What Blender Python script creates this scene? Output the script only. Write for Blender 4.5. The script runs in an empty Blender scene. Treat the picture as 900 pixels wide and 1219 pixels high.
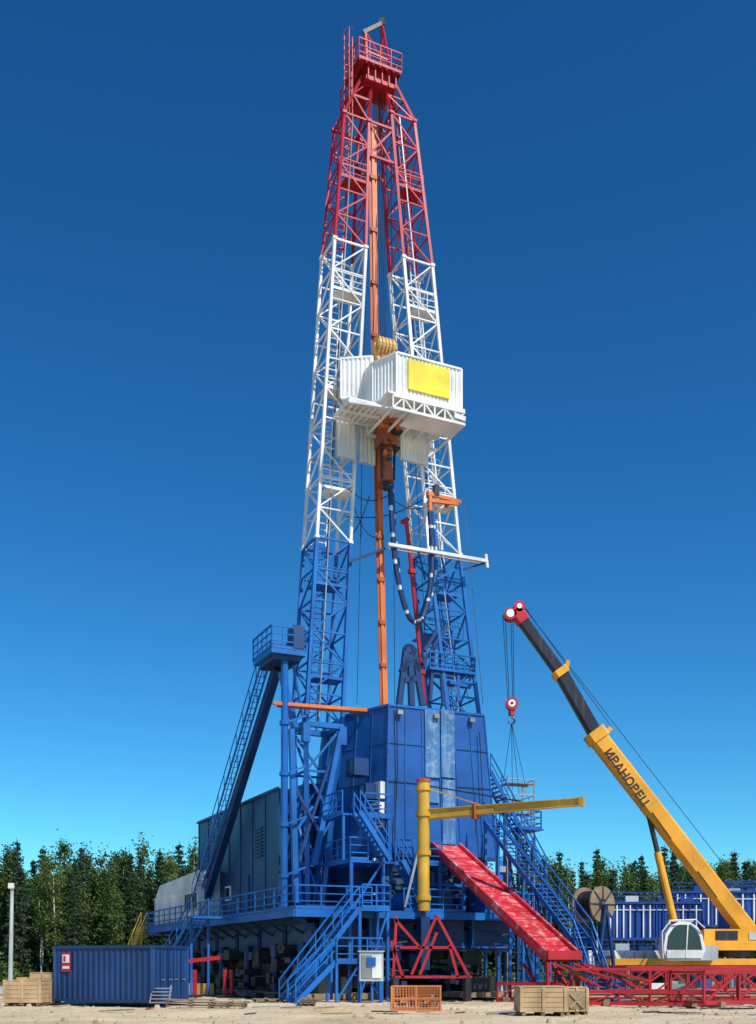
import bpy, math, random
from mathutils import Vector, Matrix, noise
random.seed(7)
sc=bpy.context.scene
V=Vector
UZ=V((0,0,1))
# ---------------------------------------------------------------- frames
# rig frame: u across the rig floor, v towards the back of the rig, z up (metres)
TH=math.radians(25)
A=V((.58,58,0)); E1=V((math.cos(TH),math.sin(TH),0)); E2=V((-math.sin(TH),math.cos(TH),0))
def R(u,v,z=0): return A+E1*u+E2*v+UZ*z
FL=1300.0; HY=1150.0; CX=450.0; EYE=1.7
def S(px,py=None,v=None,u=None,d=None,z=None):
    """survey point: sight line bearing crossed with a known structural plane"""
    t=(px-CX)/FL
    if d is not None: Y=d
    elif v is not None: Y=(v+A.dot(E2))/(t*E2.x+E2.y)
    elif u is not None: Y=(u+A.dot(E1))/(t*E1.x+E1.y)
    else: Y=(EYE-z)*FL/(py-HY)
    if z is None: z=EYE+(HY-py)/FL*Y
    return V((t*Y,Y,z))
def loc(p):
    q=p-A
    return q.dot(E1),q.dot(E2),p.z
# ---------------------------------------------------------------- materials
def newmat(name):
    m=bpy.data.materials.new(name); m.use_nodes=True
    nt=m.node_tree; b=nt.nodes['Principled BSDF']
    return m,nt,b
def paint(name,col,rough=.45,dirt=.35,dcol=(.16,.13,.10),scale=.5,bump=.05,metal=0,streak=.5,worn=None,wornamt=.0):
    m,nt,b=newmat(name); N=nt.nodes; L=nt.links
    tc=N.new('ShaderNodeTexCoord')
    n1=N.new('ShaderNodeTexNoise'); n1.inputs['Scale'].default_value=scale; n1.inputs['Detail'].default_value=6
    L.new(tc.outputs['Object'],n1.inputs['Vector'])
    mp=N.new('ShaderNodeMapping'); mp.inputs['Scale'].default_value=(5,5,.35)
    L.new(tc.outputs['Object'],mp.inputs['Vector'])
    n2=N.new('ShaderNodeTexNoise'); n2.inputs['Scale'].default_value=1.0; n2.inputs['Detail'].default_value=5
    L.new(mp.outputs[0],n2.inputs['Vector'])
    r1=N.new('ShaderNodeValToRGB'); r1.color_ramp.elements[0].position=.35; r1.color_ramp.elements[1].position=.7
    c=V(col)
    r1.color_ramp.elements[0].color=(*(c*.68),1); r1.color_ramp.elements[1].color=(*[min(1,x*1.12+.002) for x in c],1)
    L.new(n1.outputs['Fac'],r1.inputs['Fac'])
    r2=N.new('ShaderNodeValToRGB'); r2.color_ramp.elements[0].position=.52; r2.color_ramp.elements[1].position=.78
    r2.color_ramp.elements[0].color=(0,0,0,1); r2.color_ramp.elements[1].color=(dirt,)*3+(1,)
    L.new(n2.outputs['Fac'],r2.inputs['Fac'])
    mx=N.new('ShaderNodeMixRGB'); mx.inputs[2].default_value=(*dcol,1)
    L.new(r2.outputs[0],mx.inputs[0]); L.new(r1.outputs[0],mx.inputs[1])
    out=mx.outputs[0]
    if worn:
        n3=N.new('ShaderNodeTexNoise'); n3.inputs['Scale'].default_value=2.2; n3.inputs['Detail'].default_value=9; n3.inputs['Roughness'].default_value=.7
        L.new(tc.outputs['Object'],n3.inputs['Vector'])
        r3=N.new('ShaderNodeValToRGB'); r3.color_ramp.elements[0].position=.5; r3.color_ramp.elements[1].position=.68
        r3.color_ramp.elements[0].color=(0,0,0,1); r3.color_ramp.elements[1].color=(wornamt,)*3+(1,)
        L.new(n3.outputs['Fac'],r3.inputs['Fac'])
        m2=N.new('ShaderNodeMixRGB'); m2.inputs[2].default_value=(*worn,1)
        L.new(r3.outputs[0],m2.inputs[0]); L.new(out,m2.inputs[1]); out=m2.outputs[0]
    L.new(out,b.inputs['Base Color'])
    b.inputs['Roughness'].default_value=rough; b.inputs['Metallic'].default_value=metal
    if bump:
        bp=N.new('ShaderNodeBump'); bp.inputs['Strength'].default_value=bump*3; bp.inputs['Distance'].default_value=.05
        L.new(n2.outputs['Fac'],bp.inputs['Height']); L.new(bp.outputs[0],b.inputs['Normal'])
    return m
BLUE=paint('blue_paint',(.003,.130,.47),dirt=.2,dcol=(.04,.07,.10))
BLUED=paint('dark_shaded_blue',(.003,.038,.15),dirt=.3,rough=.5,dcol=(.03,.035,.04))  # dark blue parts; also carries shade on recessed and under-deck walls
BLUEP=paint('blue_wall_panel',(.003,.090,.36),dirt=.3,scale=.35,worn=(.03,.17,.42),wornamt=.2,dcol=(.02,.06,.15))
BLUEW=paint('weathered_blue_panel',(.05,.18,.41),dirt=.6,dcol=(.32,.40,.48),worn=(.36,.44,.50),wornamt=.6)
HBLUE=paint('navy_with_shade',(.004,.040,.155),dirt=.3,dcol=(.02,.04,.07))  # navy deepened so the house wall's shade is in the base colour
CBLUE=paint('container_blue',(.004,.040,.155),dirt=.3,dcol=(.04,.05,.07))
TBLUE=paint('tank_blue',(.006,.06,.30),dirt=.3)
WHITE=paint('white_paint',(.82,.82,.80),dirt=.2,dcol=(.5,.42,.33))
RED=paint('mast_red',(.48,.005,.020),dirt=.12)
REDB=paint('frame_red',(.46,.012,.020),dirt=.5,dcol=(.18,.07,.05))
RAMP=paint('ramp_red',(.66,.02,.03),dirt=.3,worn=(.65,.45,.42),wornamt=.7)
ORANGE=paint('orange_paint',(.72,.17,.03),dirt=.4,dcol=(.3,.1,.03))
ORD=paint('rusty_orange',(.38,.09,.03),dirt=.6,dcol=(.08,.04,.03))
TAN=paint('block_tan',(.60,.33,.09),dirt=.5)
YEL=paint('jib_yellow',(.66,.38,.03),dirt=.5,dcol=(.25,.17,.08))
CYEL=paint('crane_yellow',(.85,.38,.02),dirt=.25,dcol=(.4,.2,.06))
YPAN=paint('sign_yellow',(.88,.72,.02),dirt=.12)
BLACK=paint('black_paint',(.02,.02,.025),dirt=.3,rough=.4)
STEEL=paint('galvanised_steel',(.35,.36,.37),dirt=.3,metal=.4)
DARK=paint('grimy_shaded_steel',(.025,.025,.028),dirt=.4,dcol=(.07,.06,.05))  # grimy steel; its near-black also deepens the shadow under the deck
RUB=paint('rubber',(.02,.02,.02),rough=.8)
GREY=paint('grey_hood',(.50,.53,.54),dirt=.3)
LGREY=paint('light_hood',(.72,.74,.74),dirt=.25,dcol=(.4,.36,.3))
WOOD=paint('plywood',(.55,.37,.19),rough=.8,dirt=.6,dcol=(.28,.18,.09),scale=1.5)
PLANK=paint('plank',(.30,.21,.13),rough=.85,dirt=.5,scale=1.2)
MESHO=paint('orange_mesh',(.65,.20,.05),dirt=.3)
m,nt,b=newmat('glass_dark'); b.inputs['Base Color'].default_value=(.02,.035,.04,1); b.inputs['Roughness'].default_value=.08; GLASS=m
# ---------------------------------------------------------------- mesh builder
class MB:
    def __init__(s): s.v=[];s.f=[];s.m=[];s.mats=[]
    def mi(s,mat):
        if mat not in s.mats: s.mats.append(mat)
        return s.mats.index(mat)
    def faces(s,vs,fs,mat):
        o=len(s.v); s.v+= [tuple(p) for p in vs]; k=s.mi(mat)
        for f in fs: s.f.append([i+o for i in f]); s.m.append(k)
    def prism(s,bot,top,mat):
        n=len(bot)
        fs=[list(range(n))[::-1],list(range(n,2*n))]+[[i,(i+1)%n,n+(i+1)%n,n+i] for i in range(n)]
        s.faces(list(bot)+list(top),fs,mat)
    def box(s,o,a,b,c,mat):
        bt=[o,o+a,o+a+b,o+b]; s.prism(bt,[p+c for p in bt],mat)
    def rbox(s,u0,u1,v0,v1,z0,z1,mat):
        s.box(R(u0,v0,z0),E1*(u1-u0),E2*(v1-v0),UZ*(z1-z0),mat)
    def wbox(s,x0,x1,y0,y1,z0,z1,mat):
        s.box(V((x0,y0,z0)),V((x1-x0,0,0)),V((0,y1-y0,0)),UZ*(z1-z0),mat)
    def beam(s,a,b,w,mat,h=None,up=None):
        h=h or w; d=(b-a)
        if d.length<1e-5:return
        d=d.normalized(); up=up or UZ
        x=d.cross(up)
        if x.length<.05: x=d.cross(E1)
        x.normalize(); y=x.cross(d).normalized()
        x=x*w/2;y=y*h/2
        s.prism([a-x-y,a+x-y,a+x+y,a-x+y],[b-x-y,b+x-y,b+x+y,b-x+y],mat)
    def tube(s,a,b,r,mat,n=8,r2=None):
        r2=r2 or r; d=(b-a).normalized(); x=d.cross(UZ)
        if x.length<.05:x=V((1,0,0))
        x.normalize(); y=x.cross(d)
        c=[(math.cos(2*math.pi*i/n),math.sin(2*math.pi*i/n)) for i in range(n)]
        s.prism([a+x*i*r+y*j*r for i,j in c],[b+x*i*r2+y*j*r2 for i,j in c],mat)
    def ptube(s,pts,r,mat,n=6):
        for a,b in zip(pts,pts[1:]): s.tube(a,b,r,mat,n)
    def rail(s,pts,mat,h=1.1,sp=1.3,r=.035,toe=True):
        for a,b in zip(pts,pts[1:]):
            L=(b-a).length; n=max(1,int(round(L/sp)))
            for i in range(n+1):
                p=a.lerp(b,i/n); s.beam(p,p+UZ*h,r*1.6,mat)
            for k in (1,.66,.33): s.beam(a+UZ*h*k,b+UZ*h*k,r*2*(1 if k==1 else .7),mat)
            if toe: s.beam(a+UZ*.08,b+UZ*.08,.02,mat,h=.15)
    def stairs(s,b0,t0,side,mat,hr=True,rise=.22):
        w=side
        for o in (V((0,0,0)),w):
            s.beam(b0+o,t0+o,.06,mat,h=.24)
            if hr:
                a=b0+o;c=t0+o;n=max(2,int((c-a).length/1.3))
                for i in range(n+1):
                    p=a.lerp(c,i/n); s.beam(p,p+UZ*1.05,.05,mat)
                s.beam(a+UZ*1.05,c+UZ*1.05,.065,mat); s.beam(a+UZ*.55,c+UZ*.55,.045,mat)
        n=int(abs(t0.z-b0.z)/rise); run=(t0-b0);run.z=0;rn=run.normalized()
        for i in range(1,n):
            p=b0.lerp(t0,i/n); s.box(p-rn*.12,rn*.24,w,UZ*.04,mat)
    def ladder(s,a,b,side,mat,w=.45,cage=False):
        sd=side.normalized()*w/2
        s.beam(a-sd,b-sd,.05,mat);s.beam(a+sd,b+sd,.05,mat)
        n=int((b-a).length/.35)
        for i in range(n):
            p=a.lerp(b,(i+.5)/n); s.beam(p-sd,p+sd,.03,mat)
    def corr(s,p0,run,up,nrm,pitch,dep,mat):
        L=run.length; n=max(1,int(L/pitch)); d=run/n; nn=nrm.normalized()*dep
        pts=[]
        for i in range(n):
            q=p0+d*i
            pts+=[q,q+d*.30,q+d*.5+nn,q+d*.8+nn]
        pts.append(p0+run)
        vs=pts+[p+up for p in pts]; k=len(pts)
        s.faces(vs,[[i,i+1,k+i+1,k+i] for i in range(k-1)],mat)
    def build(s,name,parent=None):
        me=bpy.data.meshes.new(name); me.from_pydata(s.v,[],s.f)
        for x in s.mats: me.materials.append(x)
        me.polygons.foreach_set('material_index',s.m)
        me.update()
        o=bpy.data.objects.new(name,me); sc.collection.objects.link(o)
        if parent:o.parent=parent
        return o
def empty(name):
    o=bpy.data.objects.new(name,None); sc.collection.objects.link(o); return o

# ---------------------------------------------------------------- drilling rig
RIG=empty('drilling_rig')
VM=3.2
def lev(px,py,wpx):
    p=S(px,py,v=VM); u,v,z=loc(p); return (u,z,wpx/1.33*p.y/FL)
def corners(u,z,w):
    return [R(u-w/2,VM-w/2,z),R(u+w/2,VM-w/2,z),R(u+w/2,VM+w/2,z),R(u-w/2,VM+w/2,z)]
def lattice(mb,l0,l1,n,mat,ch=.17,br=.07,start=0,horiz=True):
    c0=corners(*l0);c1=corners(*l1)
    for i in range(4): mb.beam(c0[i],c1[i],ch,mat)
    for k in range(n):
        a=[c0[i].lerp(c1[i],k/n) for i in range(4)]; b=[c0[i].lerp(c1[i],(k+1)/n) for i in range(4)]
        for i in range(4):
            j=(i+1)%4
            if horiz: mb.beam(a[i],a[j],br,mat)
            if (k+i+start)%2: mb.beam(a[i],b[j],br,mat)
            else: mb.beam(a[j],b[i],br,mat)
    for i in range(4): mb.beam(c1[i],c1[(i+1)%4],br*1.3,mat)
LL=[lev(434,98,18),lev(418,150,42),lev(409,301,53),lev(389,650,57),lev(377,868,61)]
RL=[lev(459,98,18),lev(473,150,40),lev(489,322,50),lev(519,664,55),lev(543,868,56)]
for nm,LV,side in (('mast_column_left',LL,-1),('mast_column_right',RL,1)):
    mb=MB()
    lattice(mb,LV[1],LV[0],2,RED,.14)
    lattice(mb,LV[2],LV[1],5,RED,.15)
    lattice(mb,LV[3],LV[2],10,WHITE,.16)
    lattice(mb,LV[4],LV[3],6,BLUE,.19,.085)
    for (l0,l1,mat) in ((LV[2],LV[1],RED),(LV[3],LV[2],WHITE),(LV[4],LV[3],BLUE)):
        f=lambda l:R(l[0]+side*.25,VM+.1,l[1])
        mb.ladder(f(l0),f(l1),E1,mat,.45)
        H=l1[1]-l0[1]; n=max(1,int(H/4.6))
        for k in range(n):
            t=(k+.5)/n; u=l0[0]*(1-t)+l1[0]*t; z=l0[1]*(1-t)+l1[1]*t; w=(l0[2]*(1-t)+l1[2]*t)
            s_=(-1)**k
            mb.rbox(u-w/2+(.4 if s_>0 else 0),u+w/2-(.4 if s_<0 else 0),VM-w/2+.05,VM+.1,z,z+.07,mat)
            mb.rail([R(u-w/2,VM-w/2,z),R(u+w/2,VM-w/2,z)],mat,1.0,.7,.025)
            for q in range(6):
                zz=z+1.0+q*.6
                if zz<l1[1]-.3:
                    pts=[R(u+side*.2+.33*math.sin(a_),VM+.1-.45*math.cos(a_),zz) for a_ in [-1.57+math.pi*i/5 for i in range(6)]]
                    mb.ptube(pts,.02,mat,4)
        c0=corners(*l0);c1=corners(*l1)
        mb.beam(c0[0].lerp(c0[1],.35),c1[0].lerp(c1[1],.35),.06,STEEL)
        mb.beam(c0[2].lerp(c0[3],.3),c1[2].lerp(c1[3],.3),.05,BLACK)
    for l,mt in zip(LV[1:4],(RED,WHITE,WHITE)):
        for c in corners(*l): mb.beam(c-UZ*.07,c+UZ*.07,.25,mt)
    mb.build(nm,RIG)
mb=MB()
for sgn in (-1,1):
    for t in (0.0,.26):
        a=LL[1];b_=RL[1];a2=LL[2];b2=RL[2]
        ua=a[0]*(1-t)+a2[0]*t;za=a[1]*(1-t)+a2[1]*t;ub=b_[0]*(1-t)+b2[0]*t
        w=a[2]
        mb.beam(R(ua+w/2,VM+sgn*w/2,za),R(ub-w/2,VM+sgn*w/2,za),.12,RED)
    mb.beam(R(LL[1][0]+LL[1][2]/2,VM+sgn*.7,LL[1][1]),R(RL[1][0]-.6,VM+sgn*.7,LL[1][1]-2),.09,RED)
    mb.beam(R(RL[1][0]-.6,VM+sgn*.7,LL[1][1]),R(LL[1][0]+.6,VM+sgn*.7,LL[1][1]-2),.09,RED)
c=S(444,110,v=VM);cu,cv,cz=loc(c)
z0=cz
mb.rbox(cu-.75,cu+1.1,VM-.75,VM+.75,z0,z0+.22,RED)
mb.rbox(cu-.5,cu+.85,VM-.6,VM+.6,z0+.22,z0+.75,RED)
for k in range(5): mb.beam(R(cu-.65+k*.42,VM-.8,z0),R(cu-.65+k*.42,VM-.8,z0+.75),.07,RED)
z1=z0+.75
mb.rbox(cu-1.3,cu+1.3,VM-1.0,VM+1.0,z1,z1+.08,RED)
for k in range(7): mb.beam(R(cu-1.25+k*.41,VM-1.0,z1-.06),R(cu-1.25+k*.41,VM+1.0,z1-.06),.06,DARK)
mb.rail([R(cu-1.3,VM-1.0,z1),R(cu+1.3,VM-1.0,z1),R(cu+1.3,VM+1.0,z1),R(cu-1.3,VM+1.0,z1),R(cu-1.3,VM-1.0,z1)],RED,1.1,.65,.028)
mb.rail([R(cu-1.6,VM-.6,z0-1),R(cu-1.6,VM+.9,z0-1)],RED,1.15,.8,.03)
mb.rbox(cu-1.6,cu-.6,VM-.6,VM+.9,z0-1.08,z0-1,RED)
for i in range(5):
    p=R(cu-.4+i*.22,VM,z1+.5); mb.tube(p-E1*.05,p+E1*.05,.45,DARK,16)
g=[R(cu-.6,VM-.6,z1),R(cu-.6,VM+.6,z1),R(cu+.85,VM-.6,z1),R(cu+.85,VM+.6,z1)]
tp=R(cu+.55,VM,z1+3.3);tq=R(cu-.45,VM,z1+2.5)
for p in g[:2]: mb.beam(p,tq,.11,RED)
for p in g[2:]: mb.beam(p,tp,.11,RED)
mb.beam(tq+(tq-tp)*.15,tp+(tp-tq)*.15,.15,DARK,h=.2)
mb.beam(g[0].lerp(tq,.45),g[2].lerp(tp,.3),.08,RED);mb.beam(g[2],tq,.07,RED);mb.beam(g[1].lerp(tq,.45),g[3].lerp(tp,.3),.08,RED)
mb.tube(tp+V((0,-.08,.1)),tp+V((0,.08,.1)),.2,DARK,12)
mb.tube(tp-E1*.1,tp-E1*.1-UZ*1.6,.02,BLACK,4)
mb.ladder(R(cu-1.5,VM-.3,z0-3),R(cu-1.5,VM-.3,z1+1.4),E2,RED,.5)
for k in range(10):
    zz=z0-2.4+k*.55
    pts=[R(cu-1.5-.38*math.sin(a),VM-.3-.38*math.cos(a),zz) for a in [math.pi*i/6 for i in range(7)]]
    mb.ptube(pts,.025,RED,4)
for a_ in (.6,1.57,2.5):
    mb.beam(R(cu-1.5-.38*math.sin(a_),VM-.3-.38*math.cos(a_),z0-2.4),R(cu-1.5-.38*math.sin(a_),VM-.3-.38*math.cos(a_),z0+2.6),.03,RED)
mb.build('crown_block',RIG)
mb=MB()
pts=[S(443,150,v=2.6),S(446,400,v=2.4),S(452,640,v=2.2),S(457,843,v=2.0)]
for a,b_ in zip(pts,pts[1:]):
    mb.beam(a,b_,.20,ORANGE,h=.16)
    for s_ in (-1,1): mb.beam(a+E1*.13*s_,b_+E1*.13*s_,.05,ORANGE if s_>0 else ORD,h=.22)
    for k in range(4):
        p=a.lerp(b_,k/4); mb.rbox(loc(p)[0]-.2,loc(p)[0]+.2,loc(p)[1]-.16,loc(p)[1]+.12,p.z-.1,p.z+.1,ORD)
mb.build('top_drive_guide_rail',RIG)
mb=MB()
for dx in (0,.12,.24,.36,-.12):
    a=R(cu+.2+dx,VM,z0); bt=S(455,405,v=1.8)+E1*(dx-.1); mb.tube(a,bt,.018,BLACK,4)
for px0,px1,yb in ((452,489,560),(440,425,838),(465,470,838),(470,511,838),(434,430,640),(448,446,500)):
    mb.tube(S(px0,118,v=3),S(px1,yb,v=2.4),.016,BLACK,4)
mb.tube(S(500,650,v=5),S(560,838,v=5),.02,BLACK,4);mb.tube(S(553,600,v=3),S(575,838,v=2),.018,BLACK,4)
for p,q,vv in (((412,580),(462,590),2.2),((462,590),(515,600),2.2),((412,615),(512,590),2.3),((413,640),(440,590),2.3),((420,600),(448,640),2.4)):
    q_=[S(*p,v=vv).lerp(S(*q,v=vv),i/6)-UZ*.5*math.sin(math.pi*i/6) for i in range(7)]
    mb.ptube(q_,.028,BLACK,4)
mb.build('drill_lines',RIG)
mb=MB()
tb=S(457,414,v=1.3)
for k in range(5):
    o=E1*(-.40+k*.2)
    mb.tube(tb+o-E1*.07,tb+o+E1*.07,.50,TAN,20);mb.tube(tb+o+E1*.07,tb+o+E1*.13,.42,ORD,20)
mb.beam(tb-E1*.52,tb+E1*.62,.85,TAN,h=.35)
mb.beam(tb+UZ*.1-E1*.5,tb-UZ*.75-E1*.3,.3,TAN);mb.beam(tb+UZ*.1+E1*.5,tb-UZ*.75+E1*.3,.3,TAN)
mb.beam(tb-UZ*.5,tb-UZ*1.6,.5,ORD)
td=S(460,515,v=1.2)
mb.box(td+E1*-.5-E2*.5-UZ*.8,E1*.95,E2*1.0,UZ*1.7,ORD)
mb.box(td+E1*-.62-E2*.62-UZ*.1,E1*1.2,E2*.3,UZ*.5,ORANGE)
mb.tube(td+E1*.35+UZ*.2-E2*.6,td+E1*.35+UZ*1.4-E2*.6,.25,ORANGE,12)
mb.tube(td-E1*.3+UZ*.1-E2*.6,td-E1*.3+UZ*1.1-E2*.6,.2,ORD,12)
mb.tube(td-UZ*.8,td-UZ*2.1,.30,ORD,12);mb.tube(td-UZ*2.1,td-UZ*2.7,.4,ORD,12)
for s_ in (-1,1):
    mb.tube(td+E1*.42*s_-UZ*.6-E2*.2,td+E1*.36*s_-UZ*2.6-E2*.2,.06,BLACK,8)
    mb.beam(td+E1*.5*s_+UZ*.9,td+E1*.2*s_+UZ*1.8,.1,ORD)
mb.tube(td-UZ*2.7,td-UZ*3.1,.2,DARK,10)
for k in range(16):
    p=td+E1*random.uniform(-.6,.5)+UZ*random.uniform(-1.9,.9)-E2*.68
    mb.box(p,E1*random.uniform(.1,.3),E2*.2,UZ*random.uniform(.1,.35),random.choice([ORD,ORANGE,DARK,DARK]))
mb.build('top_drive',RIG)
def spline(P,n=12):
    o=[]
    P=[P[0]*2-P[1]]+P+[P[-1]*2-P[-2]]
    for i in range(1,len(P)-2):
        for k in range(n):
            t=k/n;a,b_,c_,d_=P[i-1:i+3]
            o.append(.5*((2*b_)+(c_-a)*t+(2*a-5*b_+4*c_-d_)*t*t+(3*b_-a-3*c_+d_)*t**3))
    o.append(P[-2]);return o
mb=MB()
def hose(L,r,vv,k1=BLUE,k2=WHITE):
    q=spline([S(x,y,v=vv) for x,y in L],8)
    for i,(a,b_) in enumerate(zip(q,q[1:])):
        mb.tube(a,b_,r*(1 if i%5 else .6),k1 if i%5 else k2,8)
hose([(463,548),(465,590),(468,640),(474,690),(487,734),(502,737),(512,700),(514,650),(512,610)],.16,1.4,BLUED)
hose([(466,552),(468,600),(472,650),(478,700),(491,740),(506,730),(517,695),(519,650),(515,610)],.11,1.9,BLUE)
mb.build('kelly_hose',RIG)
mb=MB()
mb.ptube([S(483,618,v=2.5),S(486,640,v=2.5),S(506,840,v=2.5)],.12,RED,8)
mb.tube(S(478,622,v=2.5),S(486,618,v=2.5),.12,RED,8)
for t in (.2,.5,.8):
    p=S(486,640,v=2.5).lerp(S(506,840,v=2.5),t); mb.beam(p-UZ*.12,p+UZ*.12,.34,RED)
mb.build('standpipe',RIG)
mb=MB()
mb.beam(S(462,648,v=1.2),S(580,668,v=1.2),.17,WHITE); mb.beam(S(462,653,v=1.5),S(580,672,v=1.5),.07,STEEL)
mb.beam(S(578,660,v=1.2),S(580,676,v=1.2),.15,WHITE)
mb.beam(S(415,669,v=2),S(458,653,v=2),.13,BLUED);mb.beam(S(552,678,v=1.4),S(578,670,v=1.4),.1,BLUED)
for x in (498,512,524): mb.beam(S(x,655,v=1.4),S(x+8,690,v=2.4),.1,BLUE)
mb.beam(S(545,676,v=1.6),S(520,690,v=1.6),.12,BLUE)
for (x0,y0,x1,y1) in ((508,587,548,598),(512,596,545,600)):
    mb.beam(S(x0,y0,v=1.7),S(x1,y1,v=1.7),.18,ORANGE)
mb.beam(S(512,588,v=1.7),S(512,608,v=1.7),.16,ORANGE);mb.beam(S(536,596,v=1.7),S(530,604,v=1.9),.16,ORD)
mb.beam(S(519,578,v=1.7),S(519,590,v=1.7),.3,DARK)
mb.beam(S(325,837,v=1.6),S(442,846,v=1.6),.17,ORANGE); mb.beam(S(330,841,v=1.8),S(436,849,v=1.8),.08,ORD)
mb.build('mast_arms',RIG)
# racking board cabins
mb=MB()
c0=S(472,420,v=-1.5); u0,_,zt=loc(c0); zb=S(472,468,v=-1.5).z
u1=loc(S(549,440,v=-1.5))[0]
pl=S(444,424,d=c0.y+1.0); pu,pv,_=loc(pl)
plan=[R(u0,-1.5),R(u1,-1.5),R(u1,1.3),R(pu,1.3),R(pu,pv)]
ins=[R(u0+.05,-1.42),R(u1-.08,-1.42),R(u1-.08,1.22),R(pu+.08,1.22),R(pu+.08,pv+.05)]
mb.prism([p+UZ*zb for p in ins],[p+UZ*(zt-.02) for p in ins],WHITE)
for i in range(5):
    a=plan[i];b_=plan[(i+1)%5]; d=b_-a; n=V((d.y,-d.x,0)).normalized()
    mb.corr(a+UZ*zb,d,UZ*(zt-zb),n,.22,.045,WHITE)
    for zz in (zb,zt): mb.beam(a+UZ*zz+n*.04,b_+UZ*zz+n*.04,.10,WHITE)
    mb.beam(a+UZ*zb,a+UZ*zt,.12,WHITE)
ya=S(486,434,v=-1.6);yb=S(535,466,v=-1.6)
ua,ub=loc(ya)[0],loc(yb)[0]
mb.rbox(ua,ub,-1.63,-1.56,zb+.32,zt-.22,YPAN)
s0=S(406,427,d=58.6);s1=S(443,425,d=58.4)
d=s1-s0;d.z=0;nn=V((d.y,-d.x,0)).normalized();hb=S(406,474,d=58.6).z
s0z=V((s0.x,s0.y,hb)); H=s0.z-hb
mb.box(s0z-nn*.06,d,-nn*.5,UZ*H,WHITE)
mb.corr(s0z,d,UZ*H,nn,.22,.045,WHITE)
for zz in (0,H): mb.beam(s0z+UZ*zz,s0z+d+UZ*zz,.11,WHITE)
for q in (s0z,s0z+d): mb.beam(q,q+UZ*H,.11,WHITE)
s2=s0z-nn*2.4
mb.corr(s2,nn*2.4,UZ*H,V((-1,0,0)),.22,.045,WHITE)
mb.build('racking_board_cabin',RIG)
mb=MB()
ul=loc(S(412,480,v=0.0))[0]; zp=zb-.1
mb.rbox(u0-.6,u1+.1,-1.75,1.6,zp-.1,zp,WHITE)
mb.rbox(ul,u0-.6,-.4,1.6,zp-.12,zp-.02,WHITE)
for v_ in (-1.7,1.5):
    for z_ in (zp-.16,zp-.8): mb.beam(R(u0-.3,v_,z_),R(u1+.1,v_,z_),.12,WHITE,h=.14)
    n=7
    for k in range(n):
        x0=u0-.3+(u1-u0+.4)*k/n;x1=u0-.3+(u1-u0+.4)*(k+1)/n
        mb.beam(R(x0,v_,zp-.16),R(x0,v_,zp-.8),.08,WHITE);mb.beam(R(x0,v_,zp-.16 if k%2 else zp-.8),R(x1,v_,zp-.8 if k%2 else zp-.16),.07,WHITE)
mb.rbox(u0+.8,u1+.1,-1.6,-.2,zp-.86,zp-.8,WHITE)
for k in range(6):
    x0=u0-.3+(u1-u0+.4)*k/5
    mb.beam(R(x0,-1.7,zp-.8),R(x0,1.5,zp-.8),.10,WHITE);mb.beam(R(x0,-1.7,zp-.16),R(x0,1.5,zp-.16),.07,WHITE)
for k in range(6):
    x0=ul+(u0-.6-ul)*k/5; mb.beam(R(x0,-.4,zp-.22),R(x0,1.6,zp-.22),.09,WHITE)
for v_ in (-.4,.6,1.6): mb.beam(R(ul,v_,zp-.24),R(u0,v_,zp-.24),.13,WHITE)
mb.beam(R(ul,-.4,zp-.3),R(u0+.2,-1.6,zp-.75),.12,WHITE)
mb.beam(R(ul+.2,1.3,zp-.4),S(402,540,v=2.4),.1,WHITE)
mb.beam(S(540,495,v=-1.7),S(553,500,v=-1.7),.25,WHITE)
def screen(x0,x1,yt,yb_,vv):
    a=S(x0,yb_,v=vv);b_=S(x1,yb_,v=vv);b_.z=a.z;h=S(x0,yt,v=vv).z-a.z
    mb.box(a+E2*.08,(b_-a),E2*.06,UZ*h,WHITE); mb.corr(a,b_-a,UZ*h,-E2,.22,.04,WHITE)
screen(428,447,492,550,2.0);screen(477,510,498,547,.9);screen(466,477,505,540,2.4)
screen(401,423,486,543,1.8)
for x in (430,446,480,508): mb.beam(S(x,478,v=1.2),S(x,500,v=1.2),.09,WHITE)
mb.build('racking_platform',RIG)

# --- rig floor enclosure
mb=MB()
ZB,ZT=7.6,S(463,839,v=0).z
B0=S(409,848,d=60.6);B0.z=0
bu,bv,_=loc(B0)
ur=loc(S(576,848,v=0))[0]
top=[R(0,0),R(ur,0),R(ur+.2,6.5),R(bu,6.5),B0]
bot=[R(-.2,-.15),R(ur+.75,-.15),R(ur+.9,7),R(bu-.9,7),B0-E1*.75-E2*.1]
mid=[R(-.15,-.1),R(ur+.4,-.05),R(ur+.5,6.8),R(bu-.4,6.8),B0-E1*.38]
Zm=11.5
mb.prism([p+UZ*ZB for p in bot],[p+UZ*Zm for p in mid],BLUEP)
mb.prism([p+UZ*Zm for p in mid],[p+UZ*ZT for p in top],BLUEP)
def wallrib(a0,a1,b0,b1,cnt,off):
    for k in range(cnt+1):
        t=k/cnt
        mb.beam(a0.lerp(a1,t)+off,b0.lerp(b1,t)+off,.035,BLUEP,h=.07)
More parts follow.
